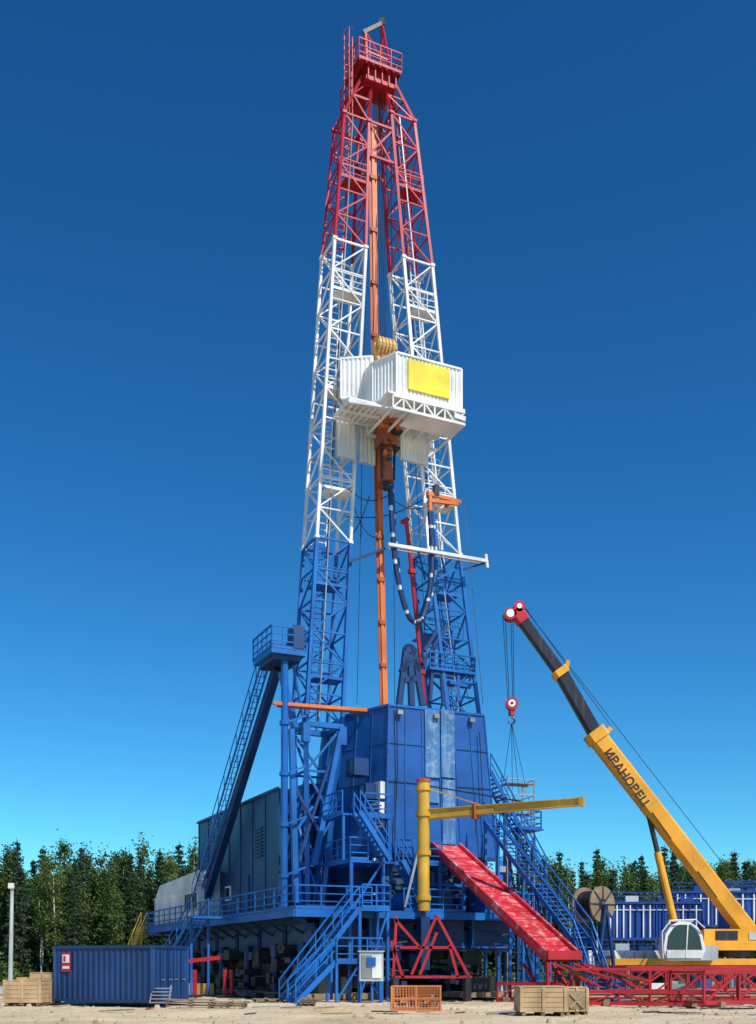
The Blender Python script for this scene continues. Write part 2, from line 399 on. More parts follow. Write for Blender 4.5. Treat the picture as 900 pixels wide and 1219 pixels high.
for (i,cnt,o_) in ((0,6,-E2*.03),(4,3,(-E1-E2)*.02)):
    j=(i+1)%5
    wallrib(bot[i]+UZ*ZB,bot[j]+UZ*ZB,mid[i]+UZ*Zm,mid[j]+UZ*Zm,cnt,o_)
    wallrib(mid[i]+UZ*Zm,mid[j]+UZ*Zm,top[i]+UZ*ZT,top[j]+UZ*ZT,cnt,o_)
    mb.beam(mid[i]+UZ*Zm+o_,mid[j]+UZ*Zm+o_,.05,BLUED)
    mb.beam(top[i]+UZ*ZT,top[j]+UZ*ZT,.12,BLUE); mb.beam(bot[i]+UZ*ZB,bot[j]+UZ*ZB,.2,BLUED)
    q0=mid[i].lerp(top[i],.5)+UZ*(Zm+ZT)/2+o_;q1=mid[j].lerp(top[j],.5)+UZ*(Zm+ZT)/2+o_
    mb.beam(q0,q1,.03,BLUED)
for (x0,x1,yt,yb_) in ((506,523,844,925),(525,541,844,925),(506,522,930,955),(526,541,928,1005)):
    ua=loc(S(x0,yt,v=-.1))[0];ub=loc(S(x1,yt,v=-.1))[0]
    za=S(x0,yb_,v=-.1).z;zc=S(x0,yt,v=-.1).z
    t=lambda z:-(.22-.15*max(0,min(1,(z-ZB)/(ZT-ZB))))
    zc=min(zc,ZT+.05)
    bq=[R(ua,t(za)-.03,za),R(ub,t(za)-.03,za),R(ub,t(za)+.3,za),R(ua,t(za)+.3,za)]
    tq_=[R(ua,t(zc)-.03,zc),R(ub,t(zc)-.03,zc),R(ub,t(zc)+.3,zc),R(ua,t(zc)+.3,zc)]
    mb.prism(bq,tq_,BLUEW)
for (x0,x1,yt,yb_,mt) in ((428,438,935,953,BLUED),(443,455,933,953,WHITE),(443,454,957,987,WHITE),(414,424,905,925,BLUED)):
    a=S(x0,yb_,d=58.6);b_=S(x1,yb_,d=57.8);h=S(x0,yt,d=58.6).z-a.z;b_.z=a.z
    dd=b_-a;nrm=V((dd.y,-dd.x,0)).normalized()
    mb.box(a+nrm*.12,dd,-nrm*.9,UZ*h,mt)
    mb.box(a+nrm*.14+dd*.15+UZ*h*.12,dd*.7,-nrm*.02,UZ*h*.76,GLASS if mt is BLUED else GREY)
for k in range(6):
    a=S(443,961+k*4.4,d=58.3);b_=S(454,961+k*4.4,d=57.6);b_.z=a.z;mb.beam(a,b_,.06,BLUED)
for u in (.4,2.6,4.8):
    mb.box(R(u,-.3,ZT-.5),E1*.3,E2*.2,UZ*.22,STEEL)
    mb.beam(R(u+.15,0,ZT-.2),R(u+.15,-.25,ZT-.35),.05,BLUED)
mb.ptube([R(.35,-.22,ZT),R(.38,-.25,12),R(.2,-.3,9),R(.2,-.35,ZB)],.035,BLACK,5)
mb.ptube([R(ur-.4,-.2,ZT-1),R(ur-.3,-.28,12),R(ur-.1,-.3,8)],.03,BLACK,5)
mb.build('rig_floor_enclosure',RIG)
mb=MB()
for (x0,y0,x1,y1) in ((475,840,483,775),(503,840,492,772),(483,775,492,772),(479,810,500,808),(490,840,488,780),(478,800,485,786),(499,800,492,786)):
    mb.beam(S(x0,y0,v=1.6),S(x1,y1,v=1.6),.3,HBLUE)
mb.tube(S(487,775,v=1.5),S(487,775,v=1.8),.4,BLUED,12)
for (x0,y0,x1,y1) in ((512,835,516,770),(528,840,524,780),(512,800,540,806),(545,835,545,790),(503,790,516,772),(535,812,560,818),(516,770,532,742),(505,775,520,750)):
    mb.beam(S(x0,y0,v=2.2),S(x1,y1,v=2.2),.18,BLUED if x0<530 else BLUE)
for a_,b_,c_,zz,vv in ((512,566,2,800,2),(505,552,4.6,742,4.6)):
    z_=S(540,zz,v=2).z
    mb.rbox(loc(S(a_,0,v=vv))[0],loc(S(b_,0,v=vv))[0],vv,vv+1.6,z_,z_+.1,BLUE)
    mb.rail([R(loc(S(a_,0,v=vv))[0],vv,z_),R(loc(S(b_,0,v=vv))[0],vv,z_)],BLUE,1.0,.8)
mb.build('pipe_handling_frame',RIG)

mb=MB()
l0=LL[4]; foot=lev(372,1083,24)
c1=corners(*l0);c0=corners(foot[0],foot[1],foot[2])
for i in range(4): mb.beam(c0[i],c1[i],.24,BLUE)
for k in range(4):
    a=[c0[i].lerp(c1[i],k/4) for i in range(4)];b_=[c0[i].lerp(c1[i],(k+1)/4) for i in range(4)]
    for i in range(4):
        j=(i+1)%4; mb.beam(a[i],a[j],.12,BLUE); mb.beam(a[i] if (k+i)%2 else a[j],b_[j] if (k+i)%2 else b_[i],.12,BLUE)
for i in range(4): mb.beam(c1[i],c1[(i+1)%4],.28,BLUE)
mb.box(c0[0]-UZ*.5-E1*.2-E2*.2,E1*(foot[2]+.4),E2*(foot[2]+.4),UZ*.5,BLUE)
mb.beam(c1[0],c1[0]-UZ*1.0,.4,BLUE);mb.beam(c1[1],c1[1]-UZ*1.0,.4,BLUE)
mb.beam(S(405,872,v=2.0),S(374,1030,v=2.0),.28,BLUE)
mb.beam(S(347,868,v=2.0),S(352,1075,v=2.0),.28,BLUE)
mb.beam(S(347,930,v=2.1),S(385,1000,v=2.1),.16,BLUED);mb.beam(S(350,1040,v=2.2),S(395,900,v=2.2),.14,BLUED)
mb.beam(S(345,1000,v=2.2),S(372,960,v=2.2),.14,BLUE)
pt=S(339,785,v=1.6);pb=S(338,1088,v=1.6)
mb.tube(pb,pt,.19,BLUE,10)
for t in (.15,.35,.55,.75): 
    p=pb.lerp(pt,t);mb.tube(p-UZ*.1,p+UZ*.1,.27,BLUE,10)
    mb.beam(p,p+E1*1.2+UZ*.5,.1,BLUE)
q=S(312,785,u=-5.9);zf=q.z
v0,v1=loc(S(345,785,u=-5.2))[1],loc(S(310,785,u=-5.9))[1]
mb.rbox(-6.2,-4.3,v0,v1+.3,zf-.25,zf,BLUE)
mb.rbox(-6.0,-4.5,v0+.2,v1,zf-.5,zf-.25,BLUED)
mb.rail([R(-6.2,v0,zf),R(-6.2,v1+.3,zf),R(-4.3,v1+.3,zf)],BLUE,1.15,.7,.04);mb.rail([R(-6.2,v0,zf),R(-4.3,v0,zf),R(-4.3,v1+.3,zf)],BLUE,1.15,.7,.04)
mb.rbox(-5.0,-4.4,v0-.05,v0+.9,zf+.1,zf+1.3,BLUED)
s_t=S(330,795,u=-5.2);s_b=S(243,1078,u=-5.4)
mb.beam(s_t,s_b,.42,BLUED,h=.5)
mb.beam(s_t+E2*.6,s_b+E2*1.4,.18,BLUED)
for k in range(9):
    mb.beam(s_t.lerp(s_b,k/9),(s_t+E2*.6).lerp(s_b+E2*1.4,(k+.5)/9),.07,BLUED)
a=s_t-E1*.35+UZ*.5;b_=s_b-E1*.35+UZ*.4
for o in (0,.45):
    mb.beam(a-E1*o,b_-E1*o,.07,BLUE,h=.14);mb.beam(a-E1*o+UZ*.9,b_-E1*o+UZ*.9,.045,BLUE)
    for k in range(13): p=a.lerp(b_,k/12)-E1*o;mb.beam(p,p+UZ*.9,.04,BLUE)
for k in range(44): p=a.lerp(b_,k/44);mb.beam(p,p-E1*.45,.035,BLUE)
mb.beam(S(335,800,v=2),S(352,870,v=2.2),.3,BLUE);mb.beam(S(345,770,v=2),S(362,860,v=2.2),.12,BLUE)
l0=RL[4];foot=(l0[0]+.1,4.6,.8)
c1=corners(*l0);c0=corners(*foot)
for i in range(4): mb.beam(c0[i],c1[i],.24,BLUE)
mb.build('mast_support_legs',RIG)

# --- pump house behind
mb=MB()
HU=-4.57; VE=loc(S(237,968,u=HU))[1]
zr=S(333,938,u=HU).z
mb.rbox(HU,4.8,4.4,VE,4.9,zr,HBLUE)
for k in range(8):
    v_=4.4+(VE-4.4)*k/7; mb.beam(R(HU-.02,v_,4.9),R(HU-.02,v_,zr),.05,HBLUE)
for zz in (4.95,zr-.05): mb.beam(R(HU-.03,4.4,zz),R(HU-.03,VE,zz),.1,BLUED)
mb.beam(R(HU-.1,4.3,zr),R(HU-.1,VE+.1,zr),.12,CBLUE)
v_=loc(S(272,1055,u=HU))[1]
mb.rbox(HU-.06,HU+.1,v_-.55,v_+.55,5.8,6.7,WHITE);mb.rbox(HU-.09,HU-.05,v_-.42,v_-.04,5.9,6.6,GLASS);mb.rbox(HU-.09,HU-.05,v_+.04,v_+.42,5.9,6.6,GLASS)
for k in range(9): mb.rbox(HU-.1,HU,7.2,8.6,8+k*.2,8.08+k*.2,BLUED)
mb.rbox(HU-.07,HU,9.6,10.7,4.95,7.1,BLUED)
mb.rbox(-2.8,3,5,9,zr,zr+.5,BLUED)
mb.rbox(-1.5,0,4.2,4.9,4.9,9,BLUED)
for k in range(7): mb.beam(R(-4.3+k*.7,4.33,4.9),R(-4.3+k*.7,4.33,zr),.06,BLUED)
mb.build('pump_house',RIG)

# --- substructure, decks
mb=MB()
ZD=4.5
VB=loc(S(172,1100,u=-6.3))[1]
mb.rbox(-6.3,-4.5,-2.6,VB,ZD-.12,ZD,BLUE)
mb.rbox(-4.5,7.0,-2.6,0.5,ZD-.12,ZD,BLUE)
mb.rbox(-4.5,6.5,.5,VB,ZD-.6,ZD+.4,HBLUE)
mb.beam(R(-6.3,-2.6,ZD-.22),R(-6.3,VB,ZD-.22),.15,BLUE,h=.35)
mb.beam(R(-6.3,-2.6,ZD-.22),R(7,-2.6,ZD-.22),.15,BLUE,h=.35)
for k in range(14):
    v_=-2+k*(VB+1)/13
    mb.beam(R(-6.2,v_,ZD-.3),R(-4.4,v_,ZD-1.3),.12,BLUED);mb.beam(R(-6.3,v_,ZD-.2),R(-4.4,v_,ZD-.2),.12,BLUED)
mb.rail([R(-6.3,VB,ZD),R(-6.3,-2.6,ZD),R(-2.2,-2.6,ZD)],BLUE,1.15,1.5,.038)
mb.rail([R(-.4,-2.6,ZD),R(3.0,-2.6,ZD)],BLUE,1.15,1.2,.038)
mb.rail([R(5.2,-2.6,ZD),R(7,-2.6,ZD),R(7,.5,ZD)],BLUE,1.15,1.2,.038)
mb.rbox(-6.3,-1,VB-3.5,VB,ZD-.5,ZD,BLUE)
mb.rail([R(-6.3,VB,ZD),R(-1,VB,ZD)],BLUE,1.15)
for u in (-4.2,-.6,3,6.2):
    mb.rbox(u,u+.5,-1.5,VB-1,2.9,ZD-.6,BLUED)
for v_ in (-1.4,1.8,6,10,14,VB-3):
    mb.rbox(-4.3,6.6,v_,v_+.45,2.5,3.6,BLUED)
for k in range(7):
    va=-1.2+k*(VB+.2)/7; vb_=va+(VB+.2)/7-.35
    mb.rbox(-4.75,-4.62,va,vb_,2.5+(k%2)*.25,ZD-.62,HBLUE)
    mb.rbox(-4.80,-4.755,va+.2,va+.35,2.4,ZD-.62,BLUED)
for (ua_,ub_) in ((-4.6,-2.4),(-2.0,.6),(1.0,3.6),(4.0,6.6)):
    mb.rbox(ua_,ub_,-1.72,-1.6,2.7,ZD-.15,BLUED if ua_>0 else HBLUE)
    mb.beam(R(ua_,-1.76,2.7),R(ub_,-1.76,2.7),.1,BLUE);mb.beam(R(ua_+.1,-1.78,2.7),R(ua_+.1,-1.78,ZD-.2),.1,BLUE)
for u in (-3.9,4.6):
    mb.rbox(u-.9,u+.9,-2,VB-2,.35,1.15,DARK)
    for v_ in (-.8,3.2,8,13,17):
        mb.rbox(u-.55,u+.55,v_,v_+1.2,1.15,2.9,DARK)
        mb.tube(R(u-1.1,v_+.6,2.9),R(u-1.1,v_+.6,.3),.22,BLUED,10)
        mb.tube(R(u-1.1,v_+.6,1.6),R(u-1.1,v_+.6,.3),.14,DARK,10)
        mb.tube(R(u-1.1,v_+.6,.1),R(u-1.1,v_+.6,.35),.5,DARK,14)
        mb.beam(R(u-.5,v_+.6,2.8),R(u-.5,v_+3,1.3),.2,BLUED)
mb.rbox(-4.4,5.4,3.4,VB-4,.5,3.4,DARK)  # dark fill under the deck, shadow put into its colour
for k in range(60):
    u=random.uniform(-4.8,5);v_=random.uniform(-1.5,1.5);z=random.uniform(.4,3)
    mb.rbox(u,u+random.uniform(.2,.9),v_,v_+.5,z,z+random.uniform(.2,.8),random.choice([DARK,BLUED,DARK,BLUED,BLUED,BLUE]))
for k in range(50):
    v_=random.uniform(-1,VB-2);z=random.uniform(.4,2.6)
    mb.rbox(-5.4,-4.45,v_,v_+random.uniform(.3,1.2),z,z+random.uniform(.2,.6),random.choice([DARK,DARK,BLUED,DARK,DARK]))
for k in range(20):
    u=random.uniform(-4,6);v_=random.uniform(-2.3,-1.9);z=random.uniform(.6,3.9)
    mb.tube(R(u,v_,z),R(u+random.uniform(.8,3),v_+.2,z+random.uniform(-.3,.3)),random.uniform(.03,.08),random.choice([DARK,BLUED,BLACK]),8)
mb.rbox(-.1,ur+.5,.6,6,ZD,ZB,BLUED)  # recess below the enclosure: shade put in as a darker blue
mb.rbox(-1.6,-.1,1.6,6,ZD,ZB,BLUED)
for u in (0,1.4,2.5,4.4,5.8,6.8):
    mb.beam(R(u,-.1,ZD),R(u,-.1,ZB),.26,BLUE)
for (a,b_) in ((0,1.4),(2.5,4.4),(5.8,4.4)):
    mb.beam(R(a,-.1,ZD),R(b_,-.1,ZB),.16,BLUE)
mb.beam(R(-.2,-.15,6.1),R(7,-.15,6.1),.14,BLUE)
mb.tube(R(.5,-1.2,ZD+.6),R(.5,.3,ZD+.6),.5,BLUE,14);mb.rbox(2.0,3.3,-1.0,.2,ZD,ZD+1.2,BLUED)
mb.rbox(5.0,6.6,-1.3,.3,ZD,ZD+1.4,BLUE)
for k in range(34):
    u=random.uniform(-1.4,6.8);z=random.uniform(ZD+.2,ZB-.4);s_=random.uniform(.12,.4)
    mb.rbox(u,u+s_,-.35,-.1,z,z+s_*random.uniform(.6,1.5),random.choice([STEEL,WHITE,BLUE,DARK,BLUED,BLUED,GREY]))
for k in range(10):
    u=random.uniform(-1,6);z=random.uniform(ZD+.5,ZB)
    q_=[R(u+i*.35,-.4,z-.5*math.sin(math.pi*i/6)) for i in range(7)];mb.ptube(q_,.03,BLACK,4)
z2=7.1
mb.rbox(-2.9,2.4,-1.5,-.1,z2-.12,z2,BLUE)
mb.rbox(-2.9,-.2,-.1,1.8,z2-.12,z2,BLUE)
mb.rail([R(-2.9,1.8,z2),R(-2.9,-1.5,z2),R(-1.9,-1.5,z2)],BLUE,1.15,.9,.038);mb.rail([R(-.2,-1.5,z2),R(2.4,-1.5,z2)],BLUE,1.15,.9,.038)
for u in (-2.8,-1,.9,2.3): mb.beam(R(u,-1.4,ZD),R(u,-1.4,z2),.15,BLUE)
mb.beam(R(-2.8,-1.4,ZD),R(-1,-1.4,z2),.1,BLUE)
z3=9.5
mb.rbox(-3.2,-1.8,-1.2,1.4,z3-.1,z3,BLUE);mb.rail([R(-3.2,1.4,z3),R(-3.2,-1.2,z3)],BLUE,1.15,.9,.038)
mb.rbox(-1.8,-.2,-.9,.4,z3-.1,z3,BLUE);mb.rail([R(-1.8,-.9,z3),R(-.2,-.9,z3)],BLUE,1.15,.8,.038)
mb.beam(R(-3.1,-1.1,z2),R(-3.1,-1.1,z3),.12,BLUE);mb.beam(R(-.4,-.8,z2),R(-.4,-.8,z3),.12,BLUE)
mb.stairs(R(-.9,-2.1,z2),R(-2.6,-2.1,z3),E2*.8,BLUE,True)
mb.stairs(R(1.1,-2.6,ZD),R(-.4,-2.5,z2),E2*.9,BLUE,True)
mb.build('substructure',RIG)
mb=MB()
a=S(342,z=0.0,v=-4.6);b_=S(428,z=ZD,v=-4.0)
mb.stairs(a,b_,E2*1.1,BLUE)
uu=loc(b_)[0]
mb.rbox(uu,uu+1.6,-4.1,-2.6,ZD-.12,ZD,BLUE)
mb.rail([R(uu+.1,-4.1,ZD),R(uu+1.6,-4.1,ZD),R(uu+1.6,-2.6,ZD)],BLUE,1.15,.8,.038)
for k in (0,1.5): mb.beam(R(uu+k,-4.0,0),R(uu+k,-4.0,ZD),.14,BLUE);mb.beam(R(uu+k,-2.8,0),R(uu+k,-2.8,ZD),.14,BLUE)
mb.beam(R(uu,-4.0,.2),R(uu+1.5,-4.0,ZD-.2),.1,BLUE);mb.beam(R(uu-1.5,-4.05,.1),R(uu-1.5,-4.05,ZD-1.5),.12,BLUE)
mb.build('access_stairs')
mb=MB()
a=S(352,z=0,v=-6.2);b_=S(400,z=1.9,v=-6.0)
mb.stairs(a,b_,E2*1.0,BLUE)
ub=loc(b_)[0]
mb.rbox(ub,ub+2.3,-6.1,-4.9,1.8,1.9,BLUE);mb.rail([R(ub,-6.1,1.9),R(ub+2.3,-6.1,1.9),R(ub+2.3,-4.9,1.9)],BLUE,1.1,.8,.038)
for k in (0,1.15,2.3): mb.beam(R(ub+k,-6.05,0),R(ub+k,-6.05,1.85),.12,BLUE);mb.beam(R(ub+k,-4.95,0),R(ub+k,-4.95,1.85),.12,BLUE)
mb.beam(R(ub,-6.05,.1),R(ub+1.15,-6.05,1.8),.08,BLUE);mb.beam(R(ub+2.3,-6.05,.1),R(ub+1.15,-6.05,1.8),.08,BLUE)
mb.build('access_stairs')
mb=MB()
p=S(428,z=1.0,d=50.4)
mb.box(p,V((1.1,.1,0)),V((-.1,.6,0)),UZ*1.35,GREY); mb.box(p+V((.1,-.03,.15)),V((.42,.04,0)),V((0,.05,0)),UZ*1.05,STEEL);mb.box(p+V((.58,.0,.15)),V((.42,.04,0)),V((0,.05,0)),UZ*1.05,WHITE)
mb.box(p+V((.35,-.07,.7)),V((.4,.03,0)),V((0,.04,0)),UZ*.4,BLUE)
mb.box(p+V((-.06,-.06,1.35)),V((1.22,.1,0)),V((-.1,.75,0)),UZ*.06,GREY)
for o in ((.05,.1),(.95,.15),(.05,.5),(.95,.55)): mb.beam(p+V((o[0],o[1],0)),p+V((o[0],o[1],-1.0)),.08,BLUE)
mb.build('electrical_cabinet')

# ramp
mb=MB()
rt=S(530,1006,v=-.4);ru=loc(rt)[0]; rb=S(670,1137,u=ru)
W=1.7
d=(rb-rt)
n_=d.cross(E1).normalized(); n_=n_ if n_.z>0 else -n_
mb.box(rt-E1*W/2-n_*.35,E1*W,d,n_*.3,REDB)
mb.box(rt-E1*(W/2-.1)-n_*.05,E1*(W-.2),d,n_*.04,RAMP)
for s_ in (-1,1): mb.beam(rt+E1*s_*W/2,rb+E1*s_*W/2,.12,RAMP,h=.34)
for k in range(1,14): 
    p=rt.lerp(rb,k/14); mb.beam(p-E1*(W/2-.1),p+E1*(W/2-.1),.05,REDB,h=.03)
mb.beam(rb-E1*.9,rb+E1*.9,.4,REDB)
mb.build('pipe_ramp')
mb=MB()
a=S(576,978,u=5.0);b_=S(683,1122,u=5.0)
m_=a.lerp(b_,.52)
mb.stairs(m_,a,E1*1.0,BLUE);mb.stairs(b_,m_,E1*1.0,BLUE)
for t in (.0,.3,.6,.95):
    p=a.lerp(b_,t)
    for e in (.1,.9): mb.beam(p+E1*e,V((p.x,p.y,0))+E1*e,.13,BLUE)
for t in (.3,.6): 
    p=a.lerp(b_,t);q=a.lerp(b_,t+.3); mb.beam(p,V((q.x,q.y,.3)),.1,BLUED)
g0=V((b_.x,b_.y,0))-E2*1.6
mb.stairs(g0,b_,E1*1.0,BLUE)
mb.build('ramp_stairs')
mb=MB()
a=S(584,918,v=3.5);b_=S(650,1040,v=3.5)
mb.stairs(b_,a,E2*1.0,BLUE)
mb.rbox(loc(a)[0]-1.2,loc(a)[0],3.2,5,a.z-.12,a.z,BLUE)
for k in range(4):
    p=a.lerp(b_,.25+k*.25);mb.beam(p,V((p.x,p.y,0)),.14,BLUED)
mid_=a.lerp(b_,.55);mb.rbox(loc(mid_)[0]-.2,loc(mid_)[0]+1.4,3.2,5,mid_.z-.1,mid_.z,BLUE)
mb.rail([mid_,mid_+E1*1.4,mid_+E1*1.4+E2*1.5],BLUE,1.1,.8,.038)
mb.build('access_stairs')
mb=MB()
mb.rbox(6.9,8.6,-1.5,3,ZD-.12,ZD,BLUE);mb.rail([R(7,-1.5,ZD),R(8.6,-1.5,ZD),R(8.6,3,ZD)],BLUE,1.15,.9,.038)
for u in (7.2,8.5):
    for v_ in (-1.3,2.8): mb.beam(R(u,v_,0),R(u,v_,ZD),.18,BLUED)
mb.beam(R(7.2,-1.3,.2),R(8.5,-1.3,ZD),.12,BLUED);mb.beam(R(8.5,-1.3,.2),R(7.2,-1.3,ZD),.12,BLUED)
mb.stairs(R(11.2,2.0,.1),R(8.7,2.0,ZD),E2*1.0,BLUE)
mb.build('side_platform',RIG)
mb=MB()
a=S(604,d=66,z=0);w=V((1.7,.5,0));dd=V((-.5,1.7,0));H=S(604,927,d=66).z
n=7
for o in (V((0,0,0)),w,dd,w+dd): mb.tube(a+o,a+o+UZ*(H+random.uniform(-.3,.5)),.045,STEEL,6)
for k in range(1,n*2+1):
    z=UZ*H*k/(n*2)
    for (p,q) in ((a,a+w),(a,a+dd),(a+w,a+w+dd),(a+dd,a+w+dd)): mb.tube(p+z,q+z,.03,STEEL,5)
for k in range(n):
    z=UZ*H*k/n;z2_=UZ*H*(k+1)/n
    mb.tube(a+z,a+w+z2_,.03,STEEL,5);mb.tube(a+w+z,a+w+dd+z2_,.03,STEEL,5)
    mb.box(a+z2_*.98,w,dd*.6,UZ*.05,PLANK)
mb.build('scaffold_tower')
mb=MB()
jb=S(504,z=ZD,d=55.6); jt=V((jb.x,jb.y,S(504,931,d=55.6).z))
mb.tube(jb,jt,.31,YEL,18)
for z in (.1,.45,.75,.95): p=jb.lerp(jt,z);mb.tube(p-UZ*.12,p+UZ*.12,.39,YEL,18)
mb.tube(jt,jt+UZ*.15,.36,ORD,18)
js=S(507,969,d=55.6);je=S(695,957,d=51.4);je.z=js.z
mb.beam(js,je,.06,YEL,h=.42);mb.beam(js+UZ*.22,je+UZ*.16,.26,YEL,h=.05);mb.beam(js-UZ*.24,je-UZ*.16,.26,YEL,h=.05)
mb.beam(js-UZ*.2,js.lerp(je,.45)-UZ*.1,.16,YEL,h=.3)
mb.beam(js.lerp(je,.975),je,.3,YEL,h=.44)
mb.beam(jt-UZ*.15,js.lerp(je,.62)+UZ*.25,.07,BLACK);mb.beam(jt-UZ*.25,js.lerp(je,.36)+UZ*.25,.07,YEL)
p=js.lerp(je,.33);mb.beam(p-UZ*.45,p+UZ*.3,.3,ORD);mb.beam(p-UZ*.2,p-UZ*1.3,.025,BLACK)
mb.beam(jb+UZ*3.0-E1*.3,S(482,1080,d=55.4),.12,STEEL)
mb.beam(jb-UZ*.3,V((jb.x,jb.y,1.5)),.5,BLUED)
mb.build('pillar_jib_crane')
mb=MB()
d0=52.0
def Q(x,y,dd=0): return S(x,y,d=d0+dd)
for dd in (0,1.6):
    for (x0,y0,x1,y1) in ((468,1165,472,1092),(558,1162,520,1090),(476,1128,538,1128),(470,1094,500,1128),(519,1092,490,1160),(466,1120,480,1165),(468,1163,562,1163),(535,1125,545,1163),(520,1110,500,1160)):
        mb.beam(Q(x0,y0,dd),Q(x1,y1,dd),.13,REDB)
for (x,y) in ((472,1092),(520,1090),(468,1163),(558,1163),(500,1128)):
    mb.beam(Q(x,y,0),Q(x,y,0)+V((0,1.6,0)),.12,REDB)
for x in (470,556): mb.beam(Q(x,1164),S(x,z=0,d=d0),.3,DARK)
mb.build('red_steel_stand')
mb=MB()
a=S(466,z=0.05,d=40);w=V((1.78,0,0));dd=V((.1,1.1,0));H=.9
for z in (0.02,H/2,H):
    for p,q in ((a,a+w),(a,a+dd),(a+w,a+w+dd),(a+dd,a+w+dd)): mb.beam(p+UZ*z,q+UZ*z,.05,MESHO)
for t in [i/16 for i in range(17)]:
    mb.beam(a+w*t,a+w*t+UZ*H,.02 if t%.5 else .06,MESHO);mb.beam(a+dd+w*t,a+dd+w*t+UZ*H,.02,MESHO)
for t in [i/9 for i in range(10)]:
    mb.beam(a+UZ*H*t,a+w+UZ*H*t,.016,MESHO);mb.beam(a+dd*t,a+dd*t+UZ*H,.02,MESHO);mb.beam(a+w+dd*t,a+w+dd*t+UZ*H,.02,MESHO)
mb.box(a+UZ*.03,w,dd,UZ*.05,PLANK)
for k in range(14):
    p=a+w*random.uniform(.05,.8)+dd*random.uniform(.1,.7)+UZ*random.uniform(.08,.3);mb.box(p,V((random.uniform(.1,.35),0,0)),V((0,.2,0)),UZ*random.uniform(.1,.35),random.choice([DARK,ORD,PLANK,STEEL]))
mb.build('mesh_pallet_box')

def frame(x0,x1,d0,d1,h,zb_=.25,mat=REDB,wdt=1.7,n=6,name='steel_truss_frame',t0=.11):
    mb=MB()
    a=S(x0,z=zb_,d=d0);b_=S(x1,z=zb_,d=d1);ax=(b_-a);s_=V((-ax.y,ax.x,0)).normalized()*wdt
    for o in (V((0,0,0)),s_):
        for z in (0,h): mb.beam(a+o+UZ*z,b_+o+UZ*z,t0,mat,h=t0*1.2)
        for k in range(n+1):
            p=a.lerp(b_,k/n)+o; mb.beam(p,p+UZ*h,t0*.7,mat)
            if k<n:
                q=a.lerp(b_,(k+1)/n)+o
                mb.beam(p+UZ*(h if k%2 else 0),q+UZ*(0 if k%2 else h),t0*.65,mat)
    for k in range(n+1):
        p=a.lerp(b_,k/n)
        mb.beam(p+UZ*h,p+s_+UZ*h,.07,mat)
        if k%2==0: mb.beam(p,p+s_,.07,mat)
        if k%2 and k<n: mb.beam(p+UZ*h,a.lerp(b_,(k+1)/n)+s_+UZ*h,.06,mat)
    for t in (.15,.85):
        p=a.lerp(b_,t);mb.beam(p-s_*.1-UZ*(zb_-.12),p+s_*1.1-UZ*(zb_-.12),.24,PLANK)
    return mb.build(name)
frame(680,905,48.5,51,1.2,.35,n=5)
frame(838,960,44.5,46.5,1.25,.2,n=3,wdt=2.2,t0=.14)
frame(700,850,46.6,45.4,.5,.1,n=4)
frame(592,668,50,48.6,.8,.1,n=3)
frame(640,700,47.3,48,.45,.1,n=2)
frame(745,930,53,54.5,1.35,.3,n=4)
mb=MB()
for dx in (-.8,.8):
    mb.beam(rb+E1*dx-UZ*.3,V((rb.x,rb.y,.1))+E1*dx,.16,REDB); mb.beam(rb+E1*dx-UZ*.4+E2*2,V((rb.x,rb.y,.1))+E1*dx,.12,REDB)
mb.beam(V((rb.x,rb.y,.12))-E1*1.2,V((rb.x,rb.y,.12))+E1*1.2,.22,REDB)
for k in range(14):
    p=rb-UZ*.4-E2*.4+E1*random.uniform(-.8,1.8); mb.beam(p,p+V((random.uniform(1,3),random.uniform(-1,1),random.uniform(-1.2,-.5))),.07,random.choice([REDB,REDB,DARK]))
mb.build('catwalk_end')
mb=MB()
for k in range(7):
    a=S(690+k*6,z=.35+.12*(k%3),d=47.5+k*.25);b_=S(900,z=.35+.12*(k%3),d=49.5+k*.25);mb.tube(a,b_,.07,random.choice([REDB,ORD,DARK]),8)
mb.build('stacked_pipes')
# ---------------------------------------------------------------- crates
def crate(x0,x1,d0,h,dep,rot,name,mat=WOOD,openside=False,gap=0):
    mb=MB();a=S(x0,z=.12,d=d0);L=(x1-x0)/FL*d0;ax=V((math.cos(rot),math.sin(rot),0))*L;ay=V((-math.sin(rot),math.cos(rot),0))*dep
    n=5
    mb.box(a+ax*.01+ay*.01,ax*.98,ay*.98,UZ*h*.97,mat)
    for k in range(n):
        jx=ax.normalized()*random.uniform(-.01,.01)
        mb.box(a+UZ*(h*k/n)-ay.normalized()*random.uniform(.018,.028)+jx,ax,ay.normalized()*.03,UZ*(h/n-.016),mat)
        mb.box(a+ax+UZ*(h*k/n),ax.normalized()*.02,ay,UZ*(h/n-.016),mat)
    for t in (0,.5,1):
        p=a+ax*(t*.96+.0)-ay.normalized()*.06; mb.box(p,ax.normalized()*.1,ay.normalized()*.035,UZ*h,mat)
    mb.box(a+UZ*h-ay.normalized()*.04-ax.normalized()*.03,ax+ax.normalized()*.07,ay+ay.normalized()*.08,UZ*.035,mat)
    for t in (.05,.47,.9): mb.box(a+ax*t-UZ*.12,ax.normalized()*.12,ay,UZ*.12,PLANK)
    if openside:
        o=a+ax*.1-ay.normalized()*.065+UZ*.1; mb.box(o,ax*.8,ay.normalized()*.02,UZ*(h-.2),PLANK)
        mb.beam(o+ax*.1+UZ*.05-ay.normalized()*.02,o+ax*.7+UZ*(h-.3)-ay.normalized()*.02,.06,mat);mb.beam(o+ax*.7+UZ*.05-ay.normalized()*.02,o+ax*.1+UZ*(h-.3)-ay.normalized()*.02,.06,mat)
    return mb.build(name)
crate(619,674,37.5,.85,1.3,.05,'wooden_crate')
crate(673,699,37.9,.82,1.0,.12,'wooden_crate',openside=True)
